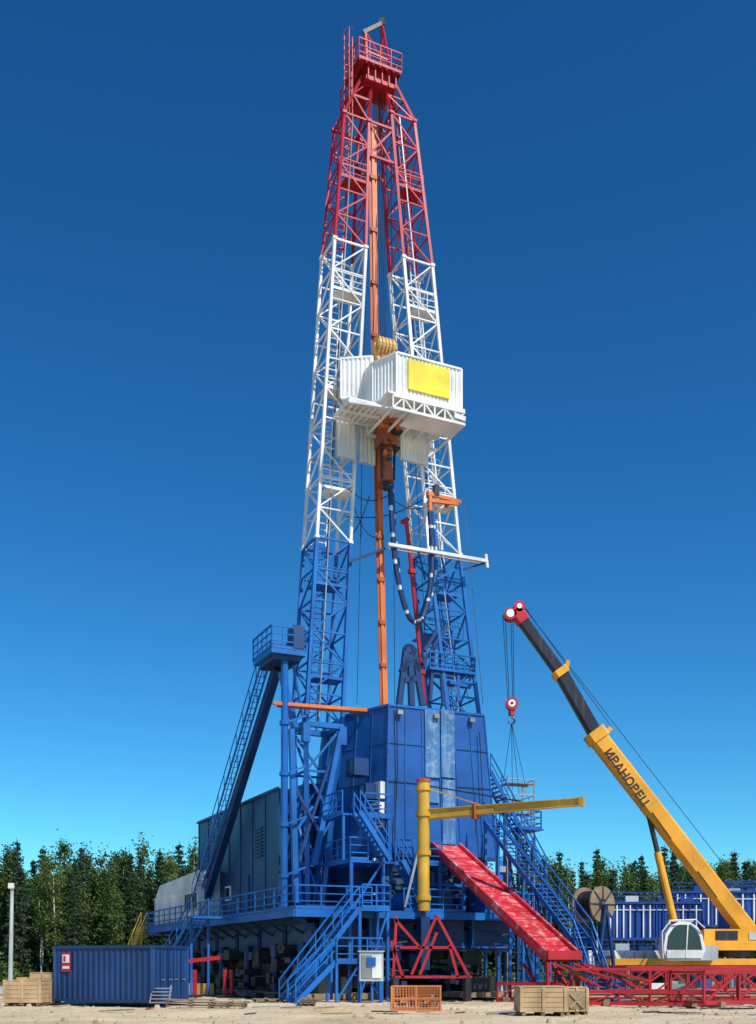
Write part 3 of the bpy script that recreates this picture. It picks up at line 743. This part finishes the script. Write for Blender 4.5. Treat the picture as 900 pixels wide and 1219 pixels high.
crate(4,48,47,.95,1.6,.0,'wooden_crate')
crate(36,64,49.5,1.25,1.6,.1,'wooden_crate')
mb=MB()
for (x0,x1,y,h) in ((196,250,1199,.35),(250,292,1200,.25),(300,330,1193,.1),(225,275,1176,.3),(356,372,1196,.3)):
    d_=EYE*FL/(y-HY)
    for k in range(3):
        j0=random.uniform(-.1,.1)
        a=S(x0,z=.04+h*k/3,d=d_)+V((j0,0,0));b_=S(x1,z=.04+h*k/3,d=d_)+V((j0,0,0))
        for j in range(5): mb.box(a+V((random.uniform(-.05,.05),j*.22,0)),b_-a,V((0,.17,0)),UZ*.035,PLANK)
        for t in (0,.5,.95): mb.box(a.lerp(b_,t)-UZ*.03,V((.1,0,0)),V((0,1.05,0)),UZ*.08,PLANK)
mb.build('timber_pallets')
mb=MB()
for k in range(44):
    v_=-2.6+k*.56
    for u in (-3.9,4.6): mb.rbox(u-1.9+random.uniform(-.2,.2),u+1.9+random.uniform(-.2,.2),v_,v_+.5,.05,.33,PLANK)
for k in range(9):
    mb.rbox(-6.2+random.uniform(-.5,.5),-5.2,-1+k*2.1,.6+k*2.1,.03,.2+.1*random.random(),random.choice([PLANK,DARK]))
mb.build('timber_mats')
mb=MB()
p=S(180,z=.1,d=47.5)
for k in range(5): mb.box(p+V((0,-.35+.12*k,.15*k)),V((.85,0,0)),V((0,.25,0)),UZ*.05,STEEL)
for x in (0,.82): mb.beam(p+V((x,-.3,0)),p+V((x,.3,.75)),.05,STEEL)
mb.build('small_step')
# ---------------------------------------------------------------- shipping container
mb=MB()
a=S(66,z=.1,d=49.5)
b_=S(181,z=.1,d=47.6); ax=(b_-a).normalized(); L=(b_-a).length
ey=S(222,z=.1,d=50.4); ae=(ey-b_)
c3=[a,b_,ey,a+ae]
H=2.5
mb.prism([p+UZ*.02+V((0,.08,0)) for p in c3],[p+UZ*(H-.03)+V((0,.08,0)) for p in c3],CBLUE)
for i in range(4):
    p=c3[i];q=c3[(i+1)%4];d_=q-p;nn=V((d_.y,-d_.x,0)).normalized()
    mb.corr(p+nn*.02,d_,UZ*H,nn,.28,.04,CBLUE)
    for z in (.07,H-.05): mb.beam(p+UZ*z+nn*.03,q+UZ*z+nn*.03,.13,CBLUE)
    mb.beam(p,p+UZ*H,.18,CBLUE)
    for z in (.06,H-.06): mb.box(p-V((.1,.1,.06))+UZ*z,V((.2,0,0)),V((0,.2,0)),UZ*.12,DARK)
nn=V((ae.y,-ae.x,0)).normalized()
for t in (.2,.42,.58,.8): 
    p=b_+ae*t+nn*.1; mb.tube(p+UZ*.15,p+UZ*(H-.15),.022,CBLUE,6); mb.beam(p+UZ*1.0,p+UZ*1.0+ae*.1,.04,STEEL)
n2=V((ax.y,-ax.x,0))
o=a+ax*.42+n2*.1
mb.box(o+UZ*1.35,ax*.5,n2*.02,UZ*.85,REDB);mb.box(o+UZ*1.48+n2*.02+ax*.07,ax*.36,n2*.01,UZ*.12,WHITE);mb.box(o+UZ*1.75+n2*.02+ax*.07,ax*.36,n2*.01,UZ*.36,WHITE)
mb.box(o+UZ*1.8+n2*.03+ax*.12,ax*.12,n2*.01,UZ*.25,REDB)
mb.build('shipping_container')
mb=MB();p=S(12,z=0,d=62);mb.tube(p,p+UZ*6.4+V((.12,0,0)),.14,GREY,10,.09);mb.box(p+V((-.05,-.2,6.1)),V((.3,0,0)),V((0,.2,0)),UZ*.3,WHITE)
mb.tube(p,p+UZ*.4,.22,DARK,10);mb.build('lamp_post')
mb=MB()
ua_=-6.0
v_=loc(S(184,z=ZD,u=ua_))[1];v2=loc(S(236,z=ZD,u=ua_))[1]
z=ZD
prof=[(v2,z),(v_,z),(v_,z+2.0),(v_-1.6,z+3.0),(v2,z+3.3)]
mb.prism([R(ua_,p[0],p[1]) for p in prof],[R(ua_+2.2,p[0],p[1]) for p in prof],LGREY)
for k in range(6): mb.rbox(ua_-.06,ua_+.02,v2+.4+k*.5,v2+.6+k*.5,z+.9,z+1.9,DARK)
for zz in (z+.3,z+2.1): mb.beam(R(ua_-.03,v2,zz),R(ua_-.03,v_,zz),.07,WHITE)
mb.tube(R(ua_+1,v2+1,z+3.0),R(ua_+1,v2+1,z+3.9),.1,DARK,8)
mb.build('generator_hood')
mb=MB()
a=S(146,z=1.2,d=80);b_=S(168,1103,d=80);mb.stairs(a,b_,V((.2,1,0)),YEL)
mb.beam(a,V((a.x,a.y,0)),.1,YEL);mb.beam(b_,V((b_.x,b_.y,0)),.12,YEL);mb.wbox(a.x-1.6,b_.x,81.2,84,.2,1.5,BLUED)
mb.build('yellow_steps')
mb=MB()
a=S(205,z=1.0,u=-8.0);b_=S(248,z=ZD,u=-7.4)
mb.stairs(a,b_,-E1*1.0,BLUE)
mb.rbox(-8.6,-6.3,loc(b_)[1]-1.2,loc(b_)[1],ZD-.12,ZD,BLUE)
for k in range(2): mb.beam(b_-E1*k,V((b_.x,b_.y,0))-E1*k,.12,BLUE)
mb.beam(a,V((a.x,a.y,0)),.1,BLUE)
mb.build('access_stairs')
mb=MB()
for x in (232,268,276):
    p=S(x,z=0,d=60);mb.tube(p+UZ*.1,p+UZ*1.5,.12,REDB,10);mb.tube(p,p+UZ*.12,.4,DARK,12)
mb.beam(S(225,1144,d=60),S(262,1140,d=60),.22,REDB)
mb.build('red_jack_props')
# ---------------------------------------------------------------- mobile crane
CR=empty('mobile_crane')
mb=MB()
D=60.0
foot=S(892,1112,d=D);tip=S(613,727,d=D)
j1=S(712,880,d=D);dr=(tip-foot).normalized()
perp=V((-dr.z,0,dr.x)); perp=perp if perp.z>0 else -perp
def sec(a,b_,h,w,mat):
    x=perp*h/2;y=V((0,w/2,0))
    def ring(o): return [o-x-y*.5,o-x+y*.5,o-x*.6+y,o+x*.8+y,o+x+y*.8,o+x-y*.8,o+x*.8-y,o-x*.6-y]
    mb.prism(ring(a),ring(b_),mat)
sec(foot,j1,1.0,.8,CYEL)
for t in (.12,.3,.48,.66,.84): p=foot.lerp(j1,t);sec(p,p+dr*.10,1.04,.84,CYEL)
sec(j1-dr*.1,j1+dr*.5,1.2,.95,CYEL)
j2=S(668,803,d=D)
sec(j1,j2,.74,.6,BLACK);sec(j2-dr*.1,j2+dr*.3,.9,.75,CYEL);sec(j2,tip-dr*.6,.62,.5,BLACK)
mb.beam(j2+perp*.3,j2+perp*.75+dr*.4,.22,CYEL);mb.beam(j1+perp*.4,j1+perp*.95+dr*.1,.22,CYEL)
sec(tip-dr*.8,tip,.75,.6,REDB)
for t in (.2,.5,.8): p=foot.lerp(j1,t)-V((0,.42,0))-perp*.3;mb.beam(p,p+dr*1.8,.05,BLACK)
mb.build('telescopic_boom',CR)
mb=MB()
hd=tip-dr*.1
mb.tube(hd+V((-.35,-.3,-.15)),hd+V((-.35,.3,-.15)),.34,REDB,14);mb.tube(hd+V((.15,-.3,.25)),hd+V((.15,.3,.25)),.30,REDB,14)
mb.tube(hd+V((-.35,-.33,-.15)),hd+V((-.35,-.3,-.15)),.22,WHITE,14);mb.tube(hd+V((.15,-.33,.25)),hd+V((.15,-.3,.25)),.14,WHITE,14)
mb.beam(hd+V((-.5,0,-.1)),hd+V((.4,0,.3)),.4,REDB,h=.36)
hk=S(609,838,d=D)
for dx in (-.34,-.2,.12,.24):
    mb.tube(V((hd.x-.4+dx,D+dx*.3,hd.z-.2)),V((hk.x+dx*.6,D+dx*.3,hk.z)),.018,BLACK,4)
mb.tube(hk+V((0,-.2,0)),hk+V((0,.2,0)),.34,REDB,16);mb.tube(hk+V((0,-.23,0)),hk+V((0,.23,0)),.2,WHITE,12);mb.tube(hk+V((0,-.25,0)),hk+V((0,.25,0)),.08,DARK,12)
mb.beam(hk,hk-UZ*.65,.26,REDB,h=.26)
q=[hk-UZ*.75+V((.17*math.sin(a_),0,-.17+.17*math.cos(a_))) for a_ in [i*.45 for i in range(11)]]
mb.ptube(q,.05,BLACK,8)
for tx,ty in ((598,940),(626,938),(618,945),(610,940)): mb.tube(hk-UZ*1.0,S(tx,ty,d=D+5),.015,BLACK,4)
mb.tube(tip+perp*.5,S(872,1050,d=D)+perp*.2,.018,BLACK,4);mb.tube(tip+perp*.55,j1+perp*1.0,.018,BLACK,4)
mb.build('hook_and_ropes',CR)
mb=MB()
c0=S(803,1100,d=D);c1=foot.lerp(tip,.405)-perp*.5
mb.tube(c0,c0.lerp(c1,.62),.21,CYEL,12);mb.tube(c0.lerp(c1,.62),c1,.14,DARK,12);mb.tube(c0+V((.15,.3,0)),c0.lerp(c1,.75)+V((.15,.3,0)),.08,BLACK,10)
mb.wbox(17.6,23.5,D-1.1,D-.75,3.0,3.7,CYEL);mb.wbox(17.6,23.5,D+.75,D+1.1,3.0,3.7,CYEL)
mb.wbox(17.4,23.5,D-1.2,D+1.2,2.55,3.0,CYEL);mb.wbox(22.2,24.5,D-1.25,D+1.25,3.0,4.6,CYEL)
mb.wbox(18.2,19.4,D-1.13,D-1.1,3.1,3.6,BLACK);mb.wbox(20,21.2,D-1.14,D-1.1,3.12,3.5,GREY)
mb.tube(V((19.6,D,2.2)),V((19.6,D,2.55)),1.0,DARK,20)
mb.tube(V((21.2,D-.6,3.8)),V((21.2,D+.6,3.8)),.45,BLACK,16)
mb.wbox(12.5,27.5,D-1.2,D+1.2,1.35,1.75,BLACK)
mb.wbox(12.5,27.5,D-1.25,D+1.25,1.75,2.1,CYEL)
for x in (14.2,15.7,21.5,23.0):
    for y in (-1.25,.85):
        mb.tube(V((x,D+y,.58)),V((x,D+y+.4,.58)),.58,RUB,22);mb.tube(V((x,D+y-.02,.58)),V((x,D+y+.42,.58)),.28,CYEL,14)
for x in (13.0,18.4,25):
    for y in (-2.6,2.4): mb.wbox(x,x+.35,D+min(y,0),D+max(y,0),1.2,1.5,CYEL);mb.tube(V((x+.17,D+y,.1)),V((x+.17,D+y,1.5)),.12,STEEL,8);mb.tube(V((x+.17,D+y,0)),V((x+.17,D+y,.12)),.4,DARK,10)
mb.wbox(25,27.3,D-1.25,D+1.25,1.9,3.2,CYEL)
mb.build('carrier_and_turntable',CR)
mb=MB()
cx0=S(788,z=0,d=D-1.9).x;cz=2.0
prof=[(0.15,0),(1.95,0),(2.2,.5),(2.05,1.3),(1.8,1.75),(1.4,2.02),(.8,2.05),(.4,1.85),(.1,1.4),(0,.7),(0.02,.4)]
def pr(s,y,sz=None):
    sz=sz or s
    return [V((cx0+1.05+(x-1.05)*s,y,cz+1.02+(z-1.02)*sz)) for x,z in prof]
mb.prism(pr(1,D-2.3),pr(1,D-1.2),WHITE)
mb.prism(pr(.84,D-2.34),pr(.84,D-2.3),GLASS)
mb.beam(V((cx0+1.15,D-2.36,cz+.15)),V((cx0+1.25,D-2.36,cz+1.9)),.06,WHITE)
mb.wbox(cx0+.15,cx0+2.0,D-2.37,D-2.33,cz+.12,cz+.55,WHITE)
mb.wbox(cx0+1.3,cx0+2.9,D-2.2,D-1.2,cz,cz+.8,GREY);mb.wbox(cx0+.3,cx0+1.6,D-2.2,D-1.3,cz+2.05,cz+2.15,GREY)
mb.ptube([V((cx0+x,D-2.5,cz+z)) for x,z in ((-.1,.1),(-.15,1.5),(.3,2.1),(1.6,2.15),(2.1,1.7))],.035,WHITE,6)
mb.build('operator_cab',CR)
cu_=bpy.data.curves.new('lettering','FONT');cu_.body='ИВАНОВЕЦ';cu_.size=.66;cu_.extrude=.006;cu_.offset=.012
lo=bpy.data.objects.new('lettering_tmp',cu_);sc.collection.objects.link(lo)
bpy.context.view_layer.update()
me=bpy.data.meshes.new_from_object(lo.evaluated_get(bpy.context.evaluated_depsgraph_get()))
bpy.data.objects.remove(lo)
lt=bpy.data.objects.new('boom_lettering',me);sc.collection.objects.link(lt);me.materials.clear();me.materials.append(BLACK)
xd=-dr; zd=V((0,-1,0)); yd=perp
M=Matrix((( xd.x,yd.x,zd.x,0),(xd.y,yd.y,zd.y,0),(xd.z,yd.z,zd.z,0),(0,0,0,1)))
pos=S(722,893,d=D-.42)-perp*.2
M.translation=pos; lt.parent=CR; lt.matrix_world=M

# ---------------------------------------------------------------- cable reel, tanks and clutter right
mb=MB()
c=S(706,1077,d=56)
ax=V((.6,-.8,0)).normalized()
for s_ in (-.6,.6):
    mb.tube(c+ax*(s_-.05),c+ax*(s_+.05),.92,PLANK,28);mb.tube(c+ax*(s_-.07),c+ax*(s_+.07),.3,DARK,16)
    for k in range(8):
        q=V((-ax.y,ax.x,0))*math.cos(k*.785)+UZ*math.sin(k*.785);mb.beam(c+ax*(s_*1.1)+q*.25,c+ax*(s_*1.1)+q*.9,.06,DARK)
mb.tube(c-ax*.55,c+ax*.55,.66,DARK,24)
for k in range(10): mb.tube(c+ax*(-.52+k*.108),c+ax*(-.46+k*.108),.72,BLACK,24)
mb.tube(c-ax*.9,c+ax*.9,.1,STEEL,10)
for s_ in (-.85,.85):
    for q in (-.9,.9): mb.beam(c+ax*s_,V((c.x,c.y,0))+ax*s_+V((-ax.y,ax.x,0))*q,.14,BLUED)
mb.build('cable_reel')
def tank(x0,x1,d,ztop,zbot,dep=2.6,n=9,skew=0.0):
    mb=MB();a=S(x0,z=zbot,d=d);b_=S(x1,z=zbot,d=d+skew);ax=b_-a;H=ztop-zbot;ay=V((-ax.y,ax.x,0)).normalized()
    mb.box(a+ay*.08,ax,ay*dep,UZ*H,TBLUE)
    mb.corr(a,ax,UZ*H,-ay,.4,.06,TBLUE)
    for k in range(n+1):
        p=a.lerp(b_,k/n)-ay*.1;mb.beam(p,p+UZ*H*(.93),.09,WHITE if random.random()<.75 else TBLUE)
    for z in (0,H): mb.beam(a-ay*.1+UZ*z,b_-ay*.1+UZ*z,.15,TBLUE)
    mb.beam(a-ay*.1+UZ*H*.8,b_-ay*.1+UZ*H*.8,.05,WHITE)
    mb.beam(a+UZ*H+UZ*.04+ay*dep,b_+UZ*(H+.04)+ay*dep,.15,TBLUE)
    for t in (.2,.55,.8):
        p=a.lerp(b_,t)+UZ*H+ay*.8;mb.box(p,ax.normalized()*.9,ay*.7,UZ*random.uniform(.3,.6),random.choice([TBLUE,GREY,BLUED]))
    if zbot>1:
        for k in range(4):
            p=a.lerp(b_,k/3);mb.beam(p+ay*.3,V((p.x,p.y,0))+ay*.3,.3,BLUED);mb.beam(p+ay*dep,V((p.x,p.y,0))+ay*dep,.3,BLUED)
    mb.rail([a+UZ*H+ay*1.2,b_+UZ*H+ay*1.2],TBLUE,.8,2,.03)
    return mb.build('mud_tank')
tank(726,836,76,6.1,3.6,n=14)
tank(806,925,84,7.4,4.8,n=13)
tank(870,990,72,6.6,4.2,n=9)
tank(720,800,70,2.6,.2,n=6)
mb=MB()
a=S(700,z=1.3,d=63)
mb.box(a,V((5.6,.3,0)),V((0,2.2,0)),UZ*1.3,WHITE)
for k in range(9): mb.beam(a+V((.3+k*.6,-.06+k*.033,.1)),a+V((.3+k*.6,-.06+k*.033,1.2)),.06,GREY)
mb.box(a+V((.2,0,-.3)),V((5.2,.2,0)),V((0,2,0)),UZ*.3,DARK)
mb.box(a+V((.4,-.1,.35)),V((.9,.05,0)),V((0,.1,0)),UZ*.6,BLUE)
for x in (.8,1.9,4.3):
    for y in (0,1.8): mb.tube(V((a.x+x,a.y+y,.5)),V((a.x+x,a.y+y+.35,.5)),.5,RUB,18)
mb.build('white_trailer')
mb=MB()
for k in range(46):
    x=random.uniform(10.5,21);y=random.uniform(52,60);z=random.uniform(.1,.4)
    l=random.uniform(.5,2.6);m_=random.choice([WHITE,STEEL,GREY,PLANK,BLUE,TAN,DARK])
    if random.random()<.5: mb.tube(V((x,y,z)),V((x+l,y+random.uniform(-.5,.5),z)),random.uniform(.06,.16),m_,8)
    else: mb.wbox(x,x+l*.5,y,y+.7,0.05,.2+z*2.4,m_)
mb.build('yard_materials')
mb=MB()
for k in range(16):
    x=-23+random.uniform(-3,12);y=random.uniform(60,82)
    mb.wbox(x,x+random.uniform(.6,2.5),y,y+1,0.05,random.uniform(.3,1.2),random.choice([PLANK,BLUED,BLUED,DARK,TAN,GREY]))
mb.build('stacked_supplies')
def gz(x,y):
    k=max(0,1-max(abs(x)/70,abs(y-50)/80))
    return (noise.noise(V((x*.15,y*.15,0)))*.16+noise.noise(V((x*.9,y*.9,3)))*.07)*k-.06*k
mb=MB()
for k in range(60):
    y=random.uniform(38,56);x=random.uniform(-.34,.36)*y;l=random.uniform(.2,1.4);an=random.uniform(-.6,.6);z=gz(x,y)+.03
    m_=random.choice([PLANK,PLANK,DARK,STEEL,WOOD,WOOD,ORD])
    e=V((math.cos(an)*l,math.sin(an)*l,random.uniform(0,.06)))
    if random.random()<.6: mb.beam(V((x,y,z)),V((x,y,z))+e,random.uniform(.05,.16),m_,h=.05)
    else: mb.tube(V((x,y,z)),V((x,y,z))+e,.035,m_,6)
mb.build('scattered_offcuts')
# ---------------------------------------------------------------- ground
def coords(fine0,fine1,st,far):
    L=[];x=fine0
    while x<=fine1: L.append(x);x+=st
    s=st;x=fine1
    while x<far: s*=1.5;x+=s;L.append(x)
    s=st;x=fine0
    while x>-far: s*=1.5;x-=s;L.insert(0,x)
    return L
xs=coords(-32,32,.5,3500);ys=coords(20,75,.5,3500)
vs=[(x,y,gz(x,y)) for y in ys for x in xs];fs=[]
nx=len(xs)
for j in range(len(ys)-1):
    for i in range(nx-1): fs.append((j*nx+i,j*nx+i+1,(j+1)*nx+i+1,(j+1)*nx+i))
me=bpy.data.meshes.new('ground');me.from_pydata(vs,[],fs);me.polygons.foreach_set('use_smooth',[True]*len(fs))
g=bpy.data.objects.new('ground',me);sc.collection.objects.link(g)
m,nt,b=newmat('sand_ground');N=nt.nodes;L=nt.links
tc=N.new('ShaderNodeTexCoord')
n1=N.new('ShaderNodeTexNoise');n1.inputs['Scale'].default_value=.25;n1.inputs['Detail'].default_value=8
n2=N.new('ShaderNodeTexNoise');n2.inputs['Scale'].default_value=2.2;n2.inputs['Detail'].default_value=10;n2.inputs['Roughness'].default_value=.75
for n_i in (n1,n2): L.new(tc.outputs['Object'],n_i.inputs['Vector'])
r=N.new('ShaderNodeValToRGB');e=r.color_ramp.elements;e[0].position=.34;e[0].color=(.36,.26,.15,1);e[1].position=.62;e[1].color=(.68,.55,.36,1)
ad=N.new('ShaderNodeMath');ad.operation='MULTIPLY_ADD';ad.inputs[1].default_value=.5
L.new(n2.outputs['Fac'],ad.inputs[0])
hf=N.new('ShaderNodeMath');hf.operation='MULTIPLY';hf.inputs[1].default_value=.5;L.new(n1.outputs['Fac'],hf.inputs[0]);L.new(hf.outputs[0],ad.inputs[2])
L.new(ad.outputs[0],r.inputs['Fac'])
sp=N.new('ShaderNodeSeparateXYZ');L.new(tc.outputs['Object'],sp.inputs[0])
ma=N.new('ShaderNodeMath');ma.operation='MULTIPLY_ADD';ma.inputs[1].default_value=25;L.new(n1.outputs['Fac'],ma.inputs[0]);L.new(sp.outputs['Y'],ma.inputs[2])
mr=N.new('ShaderNodeMapRange');mr.inputs['From Min'].default_value=98;mr.inputs['From Max'].default_value=112;L.new(ma.outputs[0],mr.inputs['Value'])
mx=N.new('ShaderNodeMixRGB');mx.inputs[2].default_value=(.06,.085,.025,1);L.new(mr.outputs[0],mx.inputs[0]);L.new(r.outputs[0],mx.inputs[1])
L.new(mx.outputs[0],b.inputs['Base Color']);b.inputs['Roughness'].default_value=.95
bp=N.new('ShaderNodeBump');bp.inputs['Strength'].default_value=.6;bp.inputs['Distance'].default_value=.1;L.new(n2.outputs['Fac'],bp.inputs['Height']);L.new(bp.outputs[0],b.inputs['Normal'])
me.materials.append(m)
STONE=paint('stone',(.45,.36,.24),rough=.95)
mb=MB()
for k in range(1800):
    y=random.uniform(32,62);x=random.uniform(-.38,.38)*y;r_=random.uniform(.015,.06)*(1+2*(random.random()<.06))
    o=V((x,y,gz(x,y)));pp=[V((random.uniform(.6,1)*r_*math.cos(a_),random.uniform(.6,1)*r_*math.sin(a_),0)) for a_ in [i*1.26 for i in range(5)]]
    mb.prism([o+p*1.2-UZ*r_*.3 for p in pp],[o+p*.6+UZ*r_*random.uniform(.4,.9) for p in pp],STONE if random.random()<.85 else PLANK)
mb.build('gravel')
# ---------------------------------------------------------------- trees
def leafmat(name,c1,c2):
    m,nt,b=newmat(name);N=nt.nodes;L=nt.links
    tc=N.new('ShaderNodeTexCoord');n=N.new('ShaderNodeTexNoise');n.inputs['Scale'].default_value=1.1;n.inputs['Detail'].default_value=4
    L.new(tc.outputs['Object'],n.inputs['Vector'])
    oi=N.new('ShaderNodeObjectInfo')
    ad=N.new('ShaderNodeMath');ad.operation='MULTIPLY_ADD';ad.inputs[1].default_value=.35;L.new(oi.outputs['Random'],ad.inputs[0])
    sb=N.new('ShaderNodeMath');sb.operation='SUBTRACT';sb.inputs[1].default_value=.17;L.new(n.outputs['Fac'],sb.inputs[0]);L.new(sb.outputs[0],ad.inputs[2])
    r=N.new('ShaderNodeValToRGB');r.color_ramp.elements[0].position=.3;r.color_ramp.elements[1].position=.7
    r.color_ramp.elements[0].color=(*c1,1);r.color_ramp.elements[1].color=(*c2,1)
    L.new(ad.outputs[0],r.inputs['Fac']);L.new(r.outputs[0],b.inputs['Base Color']);b.inputs['Roughness'].default_value=.6
    tr=N.new('ShaderNodeBsdfTranslucent');L.new(r.outputs[0],tr.inputs['Color']);ms=N.new('ShaderNodeMixShader');ms.inputs[0].default_value=.25
    L.new(b.outputs[0],ms.inputs[1]);L.new(tr.outputs[0],ms.inputs[2]);L.new(ms.outputs[0],nt.nodes['Material Output'].inputs[0])
    return m
LB=leafmat('birch_leaves',(.040,.095,.015),(.11,.17,.028))
LS=leafmat('spruce_needles',(.018,.050,.016),(.045,.085,.026))
BARKW=paint('birch_bark',(.6,.58,.52),dirt=.7,dcol=(.08,.07,.06));BARKB=paint('bark',(.13,.09,.06))
def rleaf(mb,p,s,mat):
    a=V((random.gauss(0,1),random.gauss(0,1),random.gauss(0,1))).normalized();b_=a.cross(V((random.gauss(0,1),random.gauss(0,1),random.gauss(0,1)))).normalized()
    mb.faces([p-a*s,p+b_*s*.55,p+a*s,p-b_*s*.55],[(0,1,2,3)],mat)
def birch(h,bark=None,low=False):
    mb=MB();p=V((0,0,0));r=h*.008+.03;n=7;tr=[p]
    for i in range(n):
        p=p+V((random.uniform(-.15,.15),random.uniform(-.15,.15),h/n));tr.append(p)
    for i in range(n): mb.tube(tr[i],tr[i+1],r*(1-i/n*.85),bark or BARKW,6,r*(1-(i+1)/n*.85))
    cb=random.uniform(.14,.24) if low else random.uniform(.32,.45);cr=h*random.uniform(.085,.13)
    for k in range(52):
        t=cb+(1-cb)*(random.random()**.9)
        env=math.sin(math.pi*min(1,(t-cb)/(1-cb)*.80+.20))**.8*cr
        a=random.uniform(0,6.28);rr=env*random.uniform(.2,1.05)
        i=min(n-1,int(t*n));q=tr[i].lerp(tr[i+1],t*n-i)
        c=q+V((math.cos(a)*rr,math.sin(a)*rr,rr*.35))
        mb.tube(q-UZ*rr*.3,c,.03,bark or BARKB,4,.012)
        cs=random.uniform(.35,.8)
        for j in range(random.randint(30,55)):
            rleaf(mb,c+V((random.gauss(0,cs*.5),random.gauss(0,cs*.5),random.gauss(0,cs*.65))),random.uniform(.10,.19),LB)
    return mb
def spruce(h):
    mb=MB();mb.tube(V((0,0,0)),UZ*h,h*.012+.04,BARKB,6,.02)
    z=h*.12
    while z<h*.98:
        t=1-z/h;R0=h*.15*t**.85+.10;nb=int(5+6*t)
        for k in range(nb):
            a=random.uniform(0,6.28);L_=R0*random.uniform(.65,1.1);e=V((math.cos(a)*L_,math.sin(a)*L_,-L_*.28))
            q=UZ*z;mb.tube(q,q+e,.03,BARKB,3,.01)
            for j in range(int(9+L_*14)):
                s=random.uniform(.1,1);rleaf(mb,q+e*s+V((random.gauss(0,.14),random.gauss(0,.14),random.gauss(-.06,.1))),random.uniform(.1,.2),LS)
        z+=h*.03+.05
    return mb
vars_=[]
for i in range(6): 
    o=birch(random.uniform(11.5,14),BARKB if i in (1,4) else None,low=i%2==1).build('tree_mesh');vars_.append(o.data);bpy.data.objects.remove(o)
spv=[]
for i in range(4):
    o=spruce(random.uniform(12,14.5)).build('tree_mesh');spv.append(o.data);bpy.data.objects.remove(o)
FO=empty('distant_forest')
def plant(me,x,y,s):
    o=bpy.data.objects.new('tree',me);sc.collection.objects.link(o);o.parent=FO
    o.location=(x,y,-.1);o.rotation_euler=(0,0,random.uniform(0,6.28));k=random.uniform(.9,1.15);o.scale=(s*k,s*k,s)
for row in range(7):
    x=-75
    while x<-4:
        y=106+row*3.5+random.uniform(-1.8,1.8)+ (x+75)*.05
        sp_=random.random()<(.3+.07*row)
        plant(random.choice(spv if sp_ else vars_),x,y,random.uniform(.74,1.08)*(1+.02*row));x+=random.uniform(1.2,2.3)
for row in range(6):
    x=-4
    while x<110:
        y=130+row*4.5+random.uniform(-2,2)+(x)*.1
        plant(random.choice(spv if random.random()<.6 else vars_),x,y,random.uniform(.9,1.12)*(1+.03*row));x+=random.uniform(1.7,2.8)
for k in range(18):
    plant(random.choice(spv),random.uniform(20,75),random.uniform(150,170),random.uniform(1.3,1.5))
mb=MB()
for k in range(200):
    x=random.uniform(-75,80);y=(101+(x+75)*.05 if x<-4 else 125+x*.1)+random.uniform(-2,2);s=random.uniform(.6,1.6)
    for j in range(70): rleaf(mb,V((x+random.gauss(0,s*.6),y+random.gauss(0,s*.6),abs(random.gauss(.5,.6))*s)),random.uniform(.12,.25),LB)
mb.build('undergrowth')
# ---------------------------------------------------------------- world, sun, camera
tosun=V((.50,-.62,.95)).normalized()
el=math.asin(tosun.z);az=math.atan2(tosun.x,tosun.y)
w=bpy.data.worlds.new('World');sc.world=w;w.use_nodes=True;nt=w.node_tree
bg=nt.nodes['Background'];sky=nt.nodes.new('ShaderNodeTexSky');sky.sky_type='NISHITA';sky.sun_disc=False
sky.sun_elevation=el;sky.sun_rotation=az;sky.air_density=1.0;sky.dust_density=.2;sky.ozone_density=4.0
hs=nt.nodes.new('ShaderNodeHueSaturation');hs.inputs['Saturation'].default_value=1.2;hs.inputs['Value'].default_value=1
gm=nt.nodes.new('ShaderNodeGamma');gm.inputs[1].default_value=1.32
tn=nt.nodes.new('ShaderNodeMixRGB');tn.blend_type='MULTIPLY';tn.inputs[0].default_value=1;tn.inputs[2].default_value=(.42,.84,.84,1)
nt.links.new(sky.outputs[0],hs.inputs['Color']);nt.links.new(hs.outputs[0],gm.inputs[0]);nt.links.new(gm.outputs[0],tn.inputs[1]);nt.links.new(tn.outputs[0],bg.inputs[0]);bg.inputs[1].default_value=.096
sl=bpy.data.lights.new('sun','SUN');sl.energy=5.0;sl.angle=math.radians(.5);sl.color=(1,.95,.87)
so=bpy.data.objects.new('sun',sl);sc.collection.objects.link(so);so.rotation_euler=(-tosun).to_track_quat('-Z','Y').to_euler()
cam=bpy.data.cameras.new('camera');co=bpy.data.objects.new('camera',cam);sc.collection.objects.link(co)
co.location=(0,0,EYE);co.rotation_euler=(math.radians(90),0,0)
cam.sensor_fit='AUTO';cam.sensor_width=36;cam.lens=FL/1219*36;cam.shift_y=(HY-609.5)/1219;cam.clip_end=9000;cam.clip_start=.1
sc.camera=co
sc.view_settings.view_transform='Standard';sc.view_settings.look='None';sc.view_settings.exposure=0
